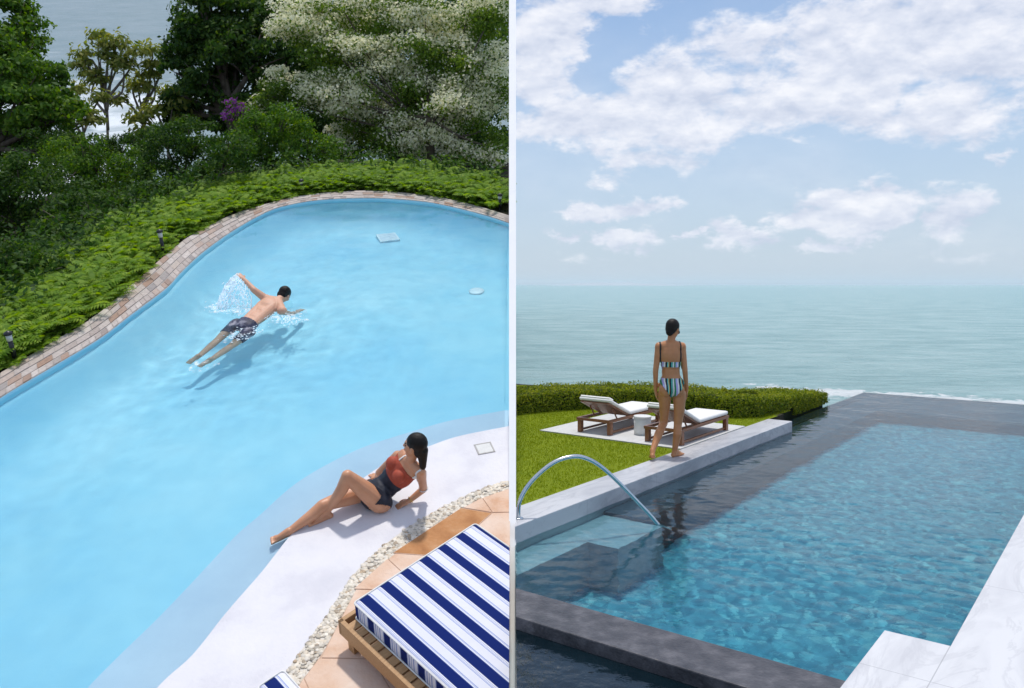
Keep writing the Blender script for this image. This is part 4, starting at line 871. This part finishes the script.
wpo = wpo+[Vector((.5, wpo[-1].y, 0)), Vector((.5, dry[-1].y-.25, 0))]+[Vector((p.x+.12, p.y-.14, 0)) for p in reversed(dry)]+[Vector((wpo[0].x, dry[0].y, 0))]
vid = {}; vs = []; fs = []
def gv(i, j):
    if (i, j) not in vid: vid[i, j] = len(vs); x_, y_ = ox+i*stx, oy+j*stp; vs.append((x_, y_, wave(x_, y_)))
    return vid[i, j]
for i in range(NXc):
    for j in range(NYc):
        if ptin(ox+(i+.5)*stx, oy+(j+.5)*stp, wpo): fs.append((gv(i, j), gv(i+1, j), gv(i+1, j+1), gv(i, j+1)))
ec = {}
for f_ in fs:
    for k in range(4):
        e2 = (f_[k], f_[(k+1) % 4]); ky = (min(e2), max(e2)); ec[ky] = (ec.get(ky, (0,))[0]+1, e2)
nv0 = len(vs); vs += [(x_, y_, -2.7) for x_, y_, z_ in vs]; top_f = list(fs); fs += [tuple(nv0+k for k in reversed(f_)) for f_ in top_f]
for c_n, e2 in ec.values():
    if c_n == 1: fs.append((e2[1], e2[0], nv0+e2[0], nv0+e2[1]))
mb = MB(); mb.add(vs, fs)
M['lagoon'] = water('lagoon', None, 0, [(16, 3, .25, .003)], refr=1.0, tint=(.86, .98, 1))
lw = lst(mb.build('pool_water', M['lagoon'], None, True)); lw.cycles.is_caustics_caster = True; lfl.cycles.is_caustics_receiver = True
# daybed with striped mattress
A0 = L(353.4, 602.5, .44); dU = Vector((.704, .71, 0)).normalized(); dV = Vector((.715, -.699, 0)).normalized()
def daybed(corner, la, lb, label, toend=True):
    r = empty('daybed', (corner.x, corner.y, .033), math.atan2(dU.y, dU.x)); tag(r, label, 'daybed', 'striped daybeds on the flagstone patio', left=True)
    # local +X = dU, local -Y = dV
    zb = -.033
    def P_(x_, y_, z_): return Vector((x_, -y_, z_+zb))
    def place(o): return o
    def cut(m2, name, mat, **kw):
        o = m2.build(name, mat, r, **kw); bm = bmesh.new(); bm.from_mesh(o.data); R_ = Matrix.Rotation(r.rotation_euler.z, 4, 'Z'); inv = R_.inverted()
        co2 = inv @ (Vector((XL, 0, 0))-Vector((r.location.x, 0, 0))); no2 = inv @ Vector((1, 0, 0))
        bmesh.ops.bisect_plane(bm, geom=bm.verts[:]+bm.edges[:]+bm.faces[:], plane_co=co2, plane_no=no2, clear_outer=True, dist=1e-5)
        bm.to_mesh(o.data); bm.free(); return o
    m2 = MB(); m2.box(P_(la/2, lb/2, .365), la, lb, .15); mo = cut(m2, 'mattress', [M['stripe'], M['stripe_side']], smooth=True, bevel=.028)
    for f_ in mo.data.polygons:
        if abs(f_.normal.x) > .8: f_.material_index = 1
    m2 = MB()
    for zz_ in (.435, .295):
        rr_ = .024; ring = []
        for (cx_, cy_, a0_) in ((rr_, rr_, 180), (la-rr_, rr_, 270), (la-rr_, lb-rr_, 0), (rr_, lb-rr_, 90)):
            for kk in range(5): an = math.radians(a0_+kk*22.5); ring.append(P_(cx_+rr_*math.cos(an), cy_+rr_*math.sin(an), zz_))
        m2.tube(ring+[ring[0], ring[1]], .0065, 6)
    po = cut(m2, 'piping', M['white_fabric'], smooth=True); po.parent = mo
    m2 = MB(); fx0 = -.10 if la > .5 else .08
    m2.box(P_(fx0+.018, lb/2, .225), .036, lb+.14, .13); fl_ = la+.2 if la > .5 else la-.04; m2.box(P_(la/2, -.055 if la > .5 else .05, .225), fl_, .036, .13); m2.box(P_(la/2, lb+.055, .225), fl_, .036, .13); (m2.box(P_(la+.09, lb/2, .225), .036, lb+.14, .13) if la > .5 else None)
    cut(m2, 'frame', M['oak'], bevel=.004)
    m2 = MB(); n = int(lb/.088)
    for i in range(n): m2.box(P_(la/2, (i+.5)*lb/n, .275), la+.15 if la > .5 else la-.05, lb/n*.80, .02)
    cut(m2, 'slats', M['oak'])
    for a_2, b_2 in ((-.04, .03), (-.04, lb-.03), (la+.04, .03), (la+.04, lb-.03)):
        m2 = MB(); m2.box(P_(a_2, b_2, .10), .07, .07, .135); 
        if r.location.x+(dU*a_2+dV*b_2).x < -.1: cut(m2, 'leg', M['oak'])
blue = (.006, .019, .135); wh = (.74, .74, .80); pale = (.26, .33, .60); ln_ = (.25, .32, .55)
M['stripe'] = stripes('stripe', 0, .187, [(0, blue), (.40, ln_), (.415, wh), (.46, pale), (.475, wh), (.49, pale), (.52, wh), (.84, pale), (.865, wh), (.885, pale), (.9, wh), (.935, ln_), (.95, wh)], .9, off=-.24)
M['stripe_side'] = stripes('stripe_side', 0, .187, [(0, blue), (.36, ln_), (.40, wh), (.46, pale), (.52, wh), (.60, ln_), (.63, wh), (.72, pale), (.78, wh), (.95, ln_)], .9, off=.1, rotxyz=(0, 0, math.pi/2))
daybed(A0, 1.20, 1.9, 'large wooden daybed with navy and white striped mattress in the corner of the patio')
c2 = L(257, 687, .44); daybed(c2, .19, 1.0, 'edge of a second navy striped daybed peeking in at the bottom left of the patio')
# lid in the deck, fittings in the pool
c = L(484.5, 448.5, .012); li = empty('deck_lid', (c.x, c.y, .014), .3); tag(li, 'small square off white inspection lid set in the white deck', 'lid', left=True)
mb = MB(); mb.box((0, 0, .002), .15, .15, .004); mb.build('lid_plate', M['lid'], li, bevel=.001); mb = MB()
for a_2, b_2, w1, w2 in ((0, .083, .18, .012), (0, -.083, .18, .012), (.083, 0, .012, .152), (-.083, 0, .012, .152)): mb.box((a_2, b_2, .002), w1, w2, .006)
mb.build('lid_frame', M['mortar'], li)
def floor_z(x_, y_): return float(floor_row(np.array([[x_, y_]]))[0])
def on_floor(px, py):
    z_ = -1.5
    for _ in range(12): p = L(px, py, z_); z_ = floor_z(p.x, p.y)
    return L(px, py, z_)
c = on_floor(390, 268); mb = MB(); d_ = MB()
dn = empty('pool_drain', c+Vector((0, 0, .07)), .35); tag(dn, 'square white drain grate on the pool floor near the far end', 'drain', left=True)
mb.box((0, 0, -.02), .36, .36, .08); mb.build('grate', M['fixture'], dn, bevel=.004); mb = MB()
for i in range(6): mb.box((0, -.13+.052*i, .0225), .30, .012, .005)
mb.build('grate_bars', M['ledge'], dn)
c = on_floor(477, 316); lt_ = empty('pool_light', c+Vector((0, 0, .03))); tag(lt_, 'small round white light fitting on the pool floor', 'pool light', left=True)
mb = MB(); mb.lathe((0, 0, 0), [(.12, -.05), (.12, .015), (.09, .025)]); mb.build('bezel', M['fixture'], lt_, True)
# bollard lights among the ferns
for px, py, hpx, lab in ((16, 362, 26, 'black path light in the ferns at the left end of the brick coping'), (164, 255, 22, 'black path light beside the brick coping where it curves in'), (302.5, 193.5, 12, 'black path light behind the far middle of the brick coping'), (500, 209.5, 14, 'black path light in the ferns next to the white wall')):
    c = L(px, py, 0); sc_ = (c-Vector((0, 0, HL))).length/F; hh = hpx*sc_*1.12
    r = empty('path_light', c); tag(r, lab, 'path light', 'path lights along the brick coping', left=True)
    mb = MB(); mb.tube([(0, 0, 0), (0, 0, hh*.72)], .028, 10); mb.build('post', M['black_metal'], r, True)
    mb = MB(); mb.lathe((0, 0, hh*.72), [(.034, 0), (.034, hh*.2)], 12); mb.build('lamp_glass', M['lid'], r, True)
    mb = MB(); mb.lathe((0, 0, hh*.92), [(.05, 0), (.05, .02), (.01, .045)], 12); mb.build('lamp_cap', M['black_metal'], r, True)
# hillside terrain below the ferns
outp = np.array([[p.x, p.y] for p in out])
def terr(x_, y_):
    d = np.sqrt(((outp-(x_, y_))**2).sum(1)).min(); base_ = -.5*max(0, d-1.4)-.04
    return max(base_, -11.5)+ (noise.noise(Vector((x_*.25, y_*.25, 0)))*.5 if d > 1.6 else 0)
out2 = [p.copy() for p in out]
nx, ny = 90, 80; vs = []; fs = []
gx_ = np.linspace(0, 1, nx)**1.0; gy_ = np.linspace(0, 1, ny)**1.6
pts_o = sample_poly(nx, out)
dirs = []
for i in range(nx):
    t_ = pts_o[min(i+1, nx-1)]-pts_o[max(i-1, 0)]; nn = Vector((-t_.y, t_.x, 0)).normalized(); dirs.append(nn)
sm = dirs[:]
for _ in range(30): sm = [(sm[max(i-1, 0)]+sm[i]+sm[min(i+1, nx-1)]).normalized() for i in range(nx)]
for i in range(nx):
    for j in range(ny):
        d = gy_[j]*66; k2 = min(1, d/6); nn = (dirs[i].lerp(sm[i], k2)).normalized(); p = pts_o[i]+nn*d
        z_ = -.03 if d < 1.2 else max(-.29*(d-1.2)-.03, -12.6)+noise.noise(Vector((p.x*.25, p.y*.25, 0)))*min(1, (d-1.2)*.3)
        vs.append((p.x, p.y, z_))
for i in range(nx-1):
    for j in range(ny-1): a = i*ny+j; fs.append((a, a+ny, a+ny+1, a+1))
mb = MB(); mb.add(vs, fs); terrain = lst(mb.build('hillside', M['soil'], None, True, clip='L'))
from mathutils.bvhtree import BVHTree
bv = BVHTree.FromPolygons([tuple(v) for v in vs], [f_ for f_ in fs])
def ground(x_, y_):
    h_ = bv.ray_cast(Vector((x_, y_, 30)), Vector((0, 0, -1))); return h_[0].z if h_[0] else -12
# sea far below the hillside
def foamL(t):
    v = coord(t); s = t.nodes.new('ShaderNodeSeparateXYZ'); t.links.new(v, s.inputs[0]); Y = s.outputs[1]; X = s.outputs[0]
    n = N(t, 'ShaderNodeTexNoise', i_Scale=.10, i_Detail=9, i_Roughness=.65, i_Distortion=.8); t.links.new(v, n.inputs['Vector'])
    sh_ = math_(t, 'SUBTRACT', 1, smooth(t, Y, 66, 130)); sh_ = math_(t, 'MULTIPLY', sh_, math_(t, 'SUBTRACT', 1, smooth(t, X, -32, -24))); return smooth(t, math_(t, 'ADD', n.outputs['Fac'], math_(t, 'MULTIPLY', sh_, .31)), .64, .90)
M['bay'] = sea_mat('bay', [(.3, (.17, .25, .25)), (.7, (.27, .34, .35))], foamL, scale=.35, bump=.8, bdist=.35, rough=.3)
mb = MB(); mb.add([(-220, 40, -12), (XL, 40, -12), (XL, 330, -12), (-220, 330, -12)], [(0, 1, 2, 3)]); lst(mb.build('bay_water', M['bay']))
# fern border
FV = []; cnt = 0
def frond(base_, dr_, ln, lean, pairs=11):
    p = Vector(base_); d = Vector((math.cos(dr_), math.sin(dr_), 0)); pts = []
    for k in range(pairs+1):
        s_ = k/pairs; pts.append(p+d*ln*s_*lean+Vector((0, 0, ln*(s_-.62*s_*s_)*1.15)))
    sd_ = Vector((-d.y, d.x, 0))
    for k in range(1, pairs+1):
        q = pts[k]; w_ = ln*.26*math.sin(math.pi*min(.97, k/pairs*.88+.10))+.01; tn = (pts[k]-pts[k-1]).normalized(); hw_ = ln/pairs*.42
        for g in (-1, 1):
            tip = q+sd_*g*w_+tn*w_*.35-Vector((0, 0, w_*.25)); FV.extend([q-tn*hw_, q+sd_*g*w_*.5-tn*hw_*.9+tn*w_*.12, tip, q+sd_*g*w_*.5+tn*hw_*1.1+tn*w_*.2])
Lo = sample_poly(400, out)
random.seed(11)
for k in range(1500):
    i = random.randint(1, 398); t_ = (Lo[i+1]-Lo[i-1]).normalized(); nn = Vector((-t_.y, t_.x, 0)); d = random.uniform(.06, 1.35); b0_ = Lo[i]+nn*d
    if b0_.x > -.25 or b0_.x < -9: continue
    b0_.z = -.03; s = random.uniform(.30, .52)*(1.0 if d > .25 else .55)
    nf = random.randint(3, 5); a0 = random.uniform(0, 6.28)
    for q_ in range(nf): frond(b0_, a0+q_*6.28/nf+random.uniform(-.4, .4), s*random.uniform(.8, 1.2), random.uniform(.55, .95), 12)
tag(quads('ferns', np.array([list(v_) for v_ in FV]), [M['fern']]), 'bright green ferns in a dense border behind the curved brick coping', 'ferns', kind='stuff', left=True)
# trees and shrubs
def clumps(blobs, per_m2, size, clump=.28, nsub=38, flat=.8, cz=.7):
    C = []; Nn = []; Sz = []
    for (c, r) in blobs:
        c = np.array(list(c)); ns = int(nsub); dirs_ = rng.normal(0, 1, (ns, 3)); dirs_ /= np.linalg.norm(dirs_, axis=1)[:, None]
        rad = r*rng.uniform(.55, 1.08, ns); sub = c+dirs_*rad[:, None]*np.array([1, 1, flat]); npt = int(per_m2*4*math.pi*r*r/ns)
        for s in sub:
            q = rng.normal(0, 1, (npt, 3)); q /= np.linalg.norm(q, axis=1)[:, None]+1e-9; rr = clump*r*rng.uniform(.3, 1.15, npt)
            p = s+q*rr[:, None]*np.array([1.15, 1.15, cz]); C.append(p); nn = q*.7+(s-c)/r*.5+np.array([0, -.25, .35]); Nn.append(nn); Sz.append(rng.uniform(.6, 1.25, npt)*size)
    return np.concatenate(C), np.concatenate(Nn), np.concatenate(Sz)
def tree(name, blobs_px, Y, label, cat, mat, leaf, dens, trunk_px=None, group=None, bark='bark', extra=None, clump=.28, nsub=38, jit=.8, asp=.55, trunk_r=None, yj=.8, limbs=True, cz=.7):
    bl = [(LD(x_, y_, Y+random.uniform(-yj, yj)*r_*Y/F), r_*Y/F) for x_, y_, r_ in blobs_px]
    cx = sum(c.x*r for c, r in bl)/sum(r for c, r in bl); cy = sum(c.y*r for c, r in bl)/sum(r for c, r in bl)
    if trunk_px is not None: q = LD(trunk_px[0], trunk_px[1], Y); cx, cy = q.x, q.y
    cx = min(cx, -.25)
    gz = ground(cx, cy)-.1; root = empty(name, (cx, cy, gz)); tag(root, label, cat, group, left=True)
    bl0 = [(c-root.location, r) for c, r in bl]
    C, Nn, Sz = clumps(bl0, dens, leaf, clump, nsub, .8, cz); keep = C[:, 0]+cx < XL-.06; C, Nn, Sz = C[keep], Nn[keep], Sz[keep]
    mi_ = None; mats = [M[mat]]
    if extra:
        m2, frac, rule = extra; mats.append(M[m2]); mi_ = (rng.random(len(C)) < frac*rule(C+np.array(list(root.location)))).astype(int)
        Nn[mi_ == 1] = Nn[mi_ == 1]*.5+np.array([0, -.35, .6]); C[mi_ == 1, 2] += .03
    quads('crown', leaves(C, Nn, Sz, asp, .4, .3, jit), mats, root, mi_)
    mb = MB(); hgt = max(c.z for c, r in bl0); zb_ = min(c.z-r*.3 for c, r in bl0); tr_ = trunk_r or max(.05, .035*max(hgt, 1)); top_ = Vector((0, 0, max(.3, zb_*.6+hgt*.3)))
    tp = [Vector((0, 0, -.1)), Vector((.04, .02, top_.z*.35)), Vector((-.04, .05, top_.z*.7)), top_]
    mb.tube(cr_(tp, 4), [tr_*(1.15-.6*i/12) for i in range(13)], 8)
    if limbs:
        for c, r in bl0:
            s0 = tp[2].lerp(tp[3], random.random()); mid = s0.lerp(c, .5)+Vector((0, 0, -.1*r)); pts = cr_([s0, mid, c+Vector((0, 0, r*.3))], 4)
            pts = [p_ for p_ in pts if p_.x+cx < XL-.05]
            if len(pts) > 2: mb.tube(pts, [tr_*(.5 if limbs is True else .3)*(1-.8*i/len(pts)) for i in range(len(pts))], 6)
            for _ in range(4 if limbs is True else 0):
                e_ = c+Vector([random.uniform(-1, 1)*r*.9 for _ in range(3)])
                if e_.x+cx < XL-.05 and mid.x+cx < XL-.05: mb.tube([mid, mid.lerp(e_, .5)+Vector((0, 0, .05)), e_], [tr_*.22, tr_*.14, .006], 5)
    mb.build('trunk', M[bark], root, True)
    return root
# flowering tree
fb = [(300, 20, 30), (335, 5, 32), (375, 20, 36), (425, 8, 34), (470, 20, 34), (500, 5, 26), (330, 55, 28), (365, 60, 30), (410, 55, 30), (450, 60, 34), (490, 65, 30), (312, 90, 24), (285, 85, 20), (268, 100, 16), (345, 100, 30), (385, 105, 32), (430, 100, 34), (475, 105, 32), (505, 100, 22), (350, 135, 20), (400, 135, 28), (440, 140, 26), (480, 140, 26), (500, 155, 18)]
tree('flowering_tree', fb, 22, 'large tree covered with cream white blossom behind the far end of the curved pool', 'tree', 'leaf_dogwood', .09, 540, (430, 150), extra=('bract', .78, lambda C: np.clip(.72+1.1*np.sin(C[:, 0]*1.9+C[:, 2]*1.3)*np.sin(C[:, 1]*1.3+C[:, 2]*2.9), .04, 1)), nsub=17, clump=.44, asp=.62, trunk_r=.14, limbs=1, cz=.62)
tree('shade_tree', [(320, 30, 40), (370, 20, 44), (430, 25, 44), (485, 30, 40), (330, 85, 38), (385, 85, 44), (445, 85, 44), (490, 90, 34), (300, 125, 32), (350, 135, 34), (400, 140, 34), (455, 145, 34), (492, 150, 26), (255, 120, 26)], 30, 'broad dark tree directly behind the blossom tree, showing through its gaps', 'tree', 'leaf_dark', .17, 150, (400, 170), trunk_r=.2, clump=.4, nsub=26)
tree('shade_tree', [(205, 15, 30), (240, 10, 34), (280, 15, 26), (190, 45, 24), (222, 50, 32), (262, 45, 32), (200, 78, 26), (240, 85, 30), (182, 100, 20), (275, 85, 26), (210, 5, 22), (176, 60, 16), (178, 115, 16), (300, 55, 24), (215, 118, 20), (250, 110, 22)], 27, 'tall dark leafy tree standing left of the blossom tree', 'tree', 'leaf_dark', .17, 230, (235, 140), trunk_r=.22, clump=.34, nsub=26)
tree('shade_tree', [(0, 20, 34), (22, 45, 26), (5, 75, 34), (45, 75, 22), (20, 105, 34), (55, 95, 18), (8, 140, 36), (45, 130, 22), (-30, 50, 40), (-30, 120, 40), (62, 112, 20), (40, 105, 24), (66, 150, 22), (30, 165, 26)], 24, 'dark green tree at the left edge of the view beside the bay', 'tree', 'leaf_mid', .16, 230, (-10, 170), trunk_r=.2, clump=.34, nsub=26)
# slender trees with drooping leaf whorls against the bay
def slender(stems, Y, label):
    base_ = LD(*stems[0][0], Y); gx2, gy2 = base_.x, base_.y; gz = ground(gx2, gy2)-.1; root = empty('slender_tree', (gx2, gy2, gz)); tag(root, label, 'tree', 'slender trees against the bay', left=True)
    mb = MB(); C = []; Nn = []; Sz = []
    mb.tube([Vector((0, 0, 0)), base_-root.location], [.09, .06], 7)
    for st_ in stems:
        pts = [LD(x_, y_, Y+(.3*((i % 2)-.5)))-root.location for i, (x_, y_) in enumerate(st_)]; pts2 = cr_(pts, 4) if len(pts) > 2 else pts
        mb.tube(pts2, [.055*(1-.7*i/len(pts2)) for i in range(len(pts2))], 6); e_ = pts[-1]; m_ = 170
        q = rng.normal(0, 1, (m_, 3)); q[:, 2] = abs(q[:, 2])*.5-.35; q /= np.linalg.norm(q, axis=1)[:, None]; R_ = random.uniform(.34, .52)*Y/26
        p = np.array(list(e_))+q*(R_*rng.uniform(.3, 1, m_))[:, None]; C.append(p); Nn.append(np.stack([q[:, 0]*.8, q[:, 1]*.8, np.full(m_, .8)], 1)); Sz.append(rng.uniform(.16, .30, m_))
    C, Nn, Sz = map(np.concatenate, (C, Nn, Sz)); quads('crown', leaves(C, Nn, Sz, .42, 1.2, .3, .35), [M['leaf_olive']], root); mb.build('trunk', M['bark_pale'], root, True)
slender([[(108, 175), (107, 120), (100, 80), (98, 36)], [(108, 130), (104, 90), (88, 66), (84, 54)], [(107, 110), (112, 70), (117, 42)], [(106, 100), (128, 72), (135, 52)], [(103, 85), (92, 60), (80, 64)], [(106, 95), (114, 75), (120, 62)], [(105, 88), (108, 60), (107, 55)], [(107, 115), (92, 95), (96, 80)], [(107, 100), (122, 92), (124, 66)], [(106, 90), (98, 70), (90, 72)], [(106, 90), (100, 64), (108, 44)]], 30, 'slender pale stemmed tree with drooping leaf clusters against the surf')
slender([[(142, 178), (143, 130), (140, 100), (136, 84)], [(143, 125), (150, 80), (153, 50)], [(143, 110), (158, 80), (163, 64)], [(143, 120), (130, 105), (118, 100)], [(142, 105), (150, 90), (149, 74)], [(143, 118), (133, 92), (143, 88)], [(143, 115), (155, 95), (152, 64)]], 31, 'thinner sparse tree just right of the slender tree in front of the bay')
slender([[(95, 180), (85, 140), (80, 110), (76, 90)], [(85, 140), (70, 115), (66, 100)], [(84, 132), (92, 112), (100, 98)]], 29, 'small thin branching tree with few leaf clusters low before the surf')
slender([[(60, 178), (62, 140), (58, 115), (55, 100)], [(62, 140), (70, 118), (72, 104)], [(62, 128), (50, 112), (46, 104)], [(62, 135), (80, 122), (84, 112)], [(62, 138), (74, 130), (92, 120)]], 28, 'low bushy young tree beside the dark left edge tree before the surf')
slender([[(170, 178), (168, 140), (172, 110), (170, 92)], [(168, 140), (160, 120), (156, 110)], [(168, 130), (178, 112), (182, 100)], [(168, 135), (150, 125), (138, 118)], [(168, 145), (155, 138), (146, 132)], [(168, 140), (182, 128), (188, 120)]], 27, 'young leafy tree left of the purple flowers, in front of the tall dark tree')
sh_list = [
 ([(45, 140, 20), (72, 148, 18), (100, 146, 17), (125, 147, 17), (150, 138, 18), (172, 132, 16), (85, 165, 20), (140, 165, 20)], 23, 'leaf_dark', 'row of leafy bush tops in front of the surf between the two dark trees'),
 ([(70, 165, 30), (105, 180, 30), (130, 165, 22), (90, 150, 16)], 21, 'leaf_mid', 'leafy green shrub below the slender trees'),
 ([(165, 150, 24), (190, 135, 24), (205, 165, 30), (160, 180, 26)], 20, 'leaf_dark', 'round green shrub left of the purple flowers'),
 ([(20, 180, 34), (50, 200, 34), (10, 225, 34), (-20, 190, 40)], 17.5, 'leaf_dark', 'dark shrub low at the left edge of the slope'),
 ([(90, 215, 32), (120, 225, 30), (60, 240, 30), (100, 245, 26)], 15.5, 'leaf_dark', 'dark thicket between the left edge shrub and the ferns'),
 ([(20, 262, 30), (50, 275, 24), (-10, 270, 40), (5, 295, 26)], 12.5, 'leaf_dark', 'dark shrub above the ferns at far left'),
 ([(150, 205, 26), (175, 200, 24), (140, 225, 20)], 16, 'leaf_dark', 'green shrub above the bend of the coping'),
 ([(255, 130, 24), (285, 125, 24), (275, 150, 22), (245, 155, 20)], 19, 'leaf_mid', 'green shrub under the shade of the blossom tree, right of the purple flowers'),
 ([(310, 140, 20), (325, 150, 18), (295, 155, 16)], 19, 'leaf_mid', 'small green shrub at the foot of the blossom tree'),
 ([(230, 150, 22), (215, 175, 20), (195, 185, 18)], 16.5, 'leaf_dark', 'dark low shrub behind the ferns in the middle of the slope')]
for bl_, Y_, m_, lab in sh_list: tree('shrub', bl_, Y_, lab, 'shrub', m_, .08, 560, None, 'shrubs on the slope beyond the ferns', trunk_r=.06, clump=.34, nsub=26)
tree('flowering_shrub', [(235, 108, 11), (246, 112, 8), (228, 116, 7)], 22.5, 'shrub with a spray of purple flowers beside the dark shade tree', 'shrub', 'leaf_mid', .09, 330, None, extra=('purple', .6, lambda C: np.ones(len(C))), trunk_r=.04)
# undergrowth on the hillside
C = []; 
for k in range(16000):
    i = random.randint(0, nx-1); d = 1.2+(random.random()**1.6)*36; nn = (dirs[i].lerp(sm[i], min(1, d/6))).normalized(); p = pts_o[i]+nn*d
    if p.x > -.3: continue
    z_ = ground(p.x, p.y); s = .25+d*.02
    for _ in range(5): C.append((p.x+random.gauss(0, s*.7), p.y+random.gauss(0, s*.7), z_+abs(random.gauss(.15, s*.7))))
C = np.array(C); C = C[C[:, 0] < XL-.1]
tag(quads('undergrowth', leaves(C, np.tile([0, 0, 1.], (len(C), 1)), rng.uniform(.06, .15, len(C)), .5, .4), [M['leaf_dark']]), 'dark green undergrowth covering the slope down to the bay', 'undergrowth', kind='stuff', left=True)
# ================================================================ SEA AIR
m_, t, o_ = nt('haze'); pv_ = t.nodes.new('ShaderNodeVolumePrincipled'); pv_.inputs['Color'].default_value = (.9, .96, 1, 1); pv_.inputs['Density'].default_value = 4.5e-5
t.links.new(pv_.outputs[0], o_.inputs['Volume'])
mb = MB(); mb.box((4000, 19500, 81), 40000, 45000, 190); tag(mb.build('haze', m_), kind='stuff', label='thin pale sea air between the shore and the horizon', cat='haze')
for o_ in S.objects:
    if o_.type == 'MESH' and (o_.name.split('.')[0] in ('grate', 'grate_bars', 'bezel', 'person', 'swim_shorts', 'rail')): o_.cycles.is_caustics_receiver = True
# ---------------------------------------------------------------- tilt the hillside place
bpy.context.view_layer.update()
for o in LEFT: o.matrix_world = TL @ o.matrix_world
